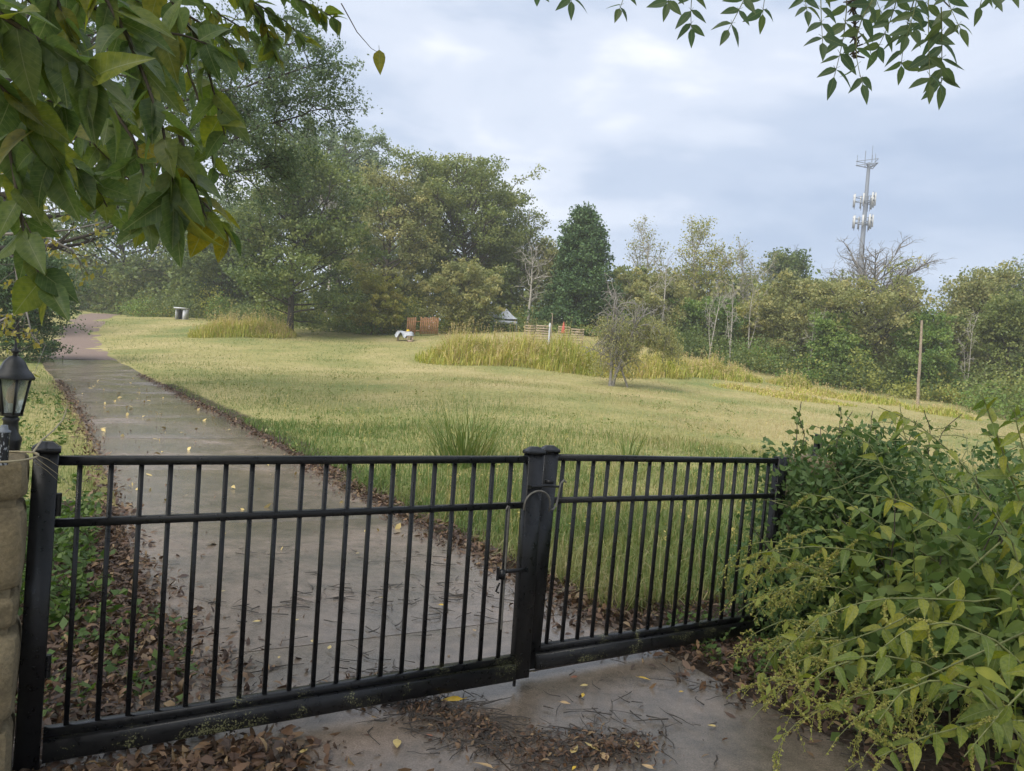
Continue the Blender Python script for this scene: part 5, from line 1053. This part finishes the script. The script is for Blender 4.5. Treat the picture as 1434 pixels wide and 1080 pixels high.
litter('damp brown leaves behind the left half of the gate', 6200, blob([(4.3, .45, .38, .30, .05), (5.0, .25, .45, .30, .04), (4.0, .1, .3, .35, .04), (5.9, .35, .6, .22, .03), (7.2, .45, .9, .14, .02)]), .055)
litter('brown leaves along the field edge of the drive', 4200, band(4.2, 12, 3.55, .17, .05), .06)
litter('brown leaves at the foot of the right gate leaf', 2600, blob([(4.3, 3.9, .28, .45, .04), (4.9, 3.75, .3, .22, .04), (3.5, 3.75, .3, .25, .03), (2.8, 3.75, .4, .2, .03), (2.2, 3.9, .5, .25, .03), (3.2, 4.2, .4, .4, .02)]), .06)
litter('far brown leaf line along the drive edges', 3600, lambda n: tuple(np.concatenate(q) for q in zip(band(12, 34, 3.5, .10, .03)(n // 2), band(8, 30, .55, .12, .03)(n // 2))), .07)
litter('wet leaves and bark crumbs gathered on the centre joint', 1900, blob([(3.75, 1.55, .10, .10, .02), (3.45, 1.68, .10, .09, .03), (3.15, 1.82, .12, .10, .03), (2.85, 2.0, .12, .12, .03), (2.75, 2.25, .10, .14, .04), (2.7, 2.45, .09, .09, .03)]), .032)
litter('sparse leaf crumbs over the concrete', 500, lambda n: (lambda tq, nq: (tq * DV[0] + nq * NV[0], tq * DV[1] + nq * NV[1], np.zeros(n)))(1.5 + 16 * rng.random(n) ** 1.4, rng.uniform(.7, 3.4, n)), .03)
g = G()                                          # twigs
def twig_at(tq, nq, L_):
    x, y = drive_xy(tq, nq); a = rng.uniform(0, 6.28); P = path((x, y, 0), (math.cos(a), math.sin(a), 0), L_, 5, .25); P[:, 2] = ground(P[:, 0], P[:, 1]) + .028 + rng.random() * .008; tube(g, P, np.linspace(.0032, .0014, 5) * rng.uniform(.6, 1.5), 4, cap=False)
for (tc_, nc_, st_, sn_, k) in [(3.55, 1.65, .25, .13, 170), (3.15, 1.85, .2, .13, 140), (2.8, 2.25, .14, .22, 170), (3.1, 2.5, .25, .25, 30), (5.3, 1.7, .12, .45, 60), (5.0, 2.6, .2, .3, 45), (4.8, 2.1, .3, .4, 30), (5.6, 2.9, .3, .3, 30), (3.0, 3.4, .5, .2, 50), (2.3, 3.5, .4, .2, 40), (4.2, .9, .5, .2, 50), (6.3, 2.3, .3, .5, 25)]:
    for _ in range(k): twig_at(tc_ + rng.normal() * st_, nc_ + rng.normal() * sn_, rng.uniform(.04, .22))
tag(g.build('fallen_twigs', M['bark_dark']), 'thin dark twigs strewn on the wet concrete', 'twigs', kind='stuff')
# single fallen leaves that stand out on the concrete
FLM = [simple('fallen_' + n_, c_, .5, var=.2, scale=3) for n_, c_ in (('gold', (.52, .34, .025)), ('straw', (.46, .35, .13)), ('buff', (.40, .27, .13)), ('rust', (.20, .075, .035)))]
FL = [leaf_mesh('fallen_leaf', m_, 1, .42, -.06 if k % 2 else .08, .18, .1, 6) for k, m_ in enumerate(FLM)]
def ground_hit(u, v):
    d_ = at(u, v, 1.0) - CAM; k = 3.0
    for _ in range(40): p_ = CAM + d_ * k; k += (p_[2] - gz(p_[0], p_[1]) - .035) / max(.15, -d_[2]) * .7
    return CAM + d_ * k
FLP = [(648, 980, .13, 0, 'large bright yellow leaf lying just in front of the gate beam'), (556, 1036, .10, 1, 'pale leaf with a folded twin on the front concrete'), (430, 1050, .07, 1, 'small yellow leaf beside the brown leaf drift'), (690, 1077, .11, 2, 'buff leaf at the bottom edge of the picture'),
       (838, 1052, .09, 1, 'broad straw leaf in the debris heap'), (850, 1066, .10, 2, 'long buff leaf at front of the debris heap'), (800, 1056, .08, 1, 'pale leaf left in the debris heap'), (890, 1040, .07, 1, 'upper pale leaf in the debris heap'), (915, 1078, .07, 2, 'round buff leaf right in the debris heap'), (806, 1074, .04, 0, 'tiny green-yellow leaf below the debris heap'),
       (750, 942, .05, 1, 'small yellow leaf under the gate meeting posts'), (808, 948, .06, 3, 'dark rust leaf under the farther gate leaf'), (823, 960, .06, 1, 'thin pale leaf on the wet concrete front right'), (817, 972, .05, 0, 'small gold leaf left of the twigs'), (784, 984, .06, 2, 'brown curled leaf among the thin twigs'), (893, 949, .08, 0, 'narrow yellow leaf nearest the right dirt edge'), (951, 970, .04, 0, 'tiny yellow leaf on the right of the concrete'), (1003, 1018, .05, 1, 'lone pale leaf near the right edge of the concrete'), (606, 1032, .04, 3, 'small pinkish leaf on the front concrete'),
       (614, 848, .07, 0, 'narrow orange leaf behind the gate'), (530, 837, .05, 1, 'pale leaf just behind the middle of the gate'), (460, 910, .06, 1, 'pale leaf on the slab joint behind the gate'), (437, 897, .05, 1, 'second pale leaf above the slab joint'), (391, 920, .04, 1, 'small pale leaf below the slab joint'), (365, 870, .06, 1, 'straw leaf on wet slab left of centre'), (665, 885, .06, 2, 'buff curled leaf behind the last pickets'), (316, 828, .05, 1, 'pale leaf close to the leaf litter'), (503, 775, .05, 1, 'small pale leaf on the third slab'), (418, 868, .05, 1, 'white-buff leaf on wet slab near centre')]
for u, v, s_, k, lb in FLP:
    p_ = ground_hit(u, v); a = rng.uniform(0, 6.28)
    o = put_leaf(FL[k], 'fallen_leaf', None, p_ + [0, 0, .004], (math.cos(a), math.sin(a), 0), ZV + rng.normal(size=3) * .12, s_); tag(o, lb, 'leaf', 'single leaves fallen on the drive')
lv = G(); n = 130; tq = 6.5 + 26 * rng.random(n) ** 1.2; nq = rng.uniform(.75, 3.35, n) + cn(tq); x, y = tq * DV[0] + nq * NV[0], tq * DV[1] + nq * NV[1]
curled(lv, np.stack([x, y, ground(x, y) + .03], 1), .10, np.full(n, .5)); tag(lv.build('scattered_leaves', FLM[1]), 'many small yellow leaves sprinkled up the drive', 'leaves', kind='stuff')

# ------------------------------------------------------------------ damp air
zlo, zhi = float(ZZ.min()) - 1, tb_[2] + hm + 5
g = G(); box(g, (0, 100, (zlo + zhi) / 2), (480, 340, zhi - zlo)); m = bpy.data.materials.new('haze'); m.use_nodes = True; t = m.node_tree; t.nodes.clear()
pv = N(t, 'ShaderNodeVolumePrincipled'); pv.inputs['Color'].default_value = (.93, .96, 1, 1); pv.inputs['Density'].default_value = .0008; pv.inputs['Anisotropy'].default_value = .2
ou = N(t, 'ShaderNodeOutputMaterial'); t.links.new(pv.outputs[0], ou.inputs['Volume'])
hz = g.build('haze', m); tag(hz, 'thin damp haze over the field', kind='stuff')
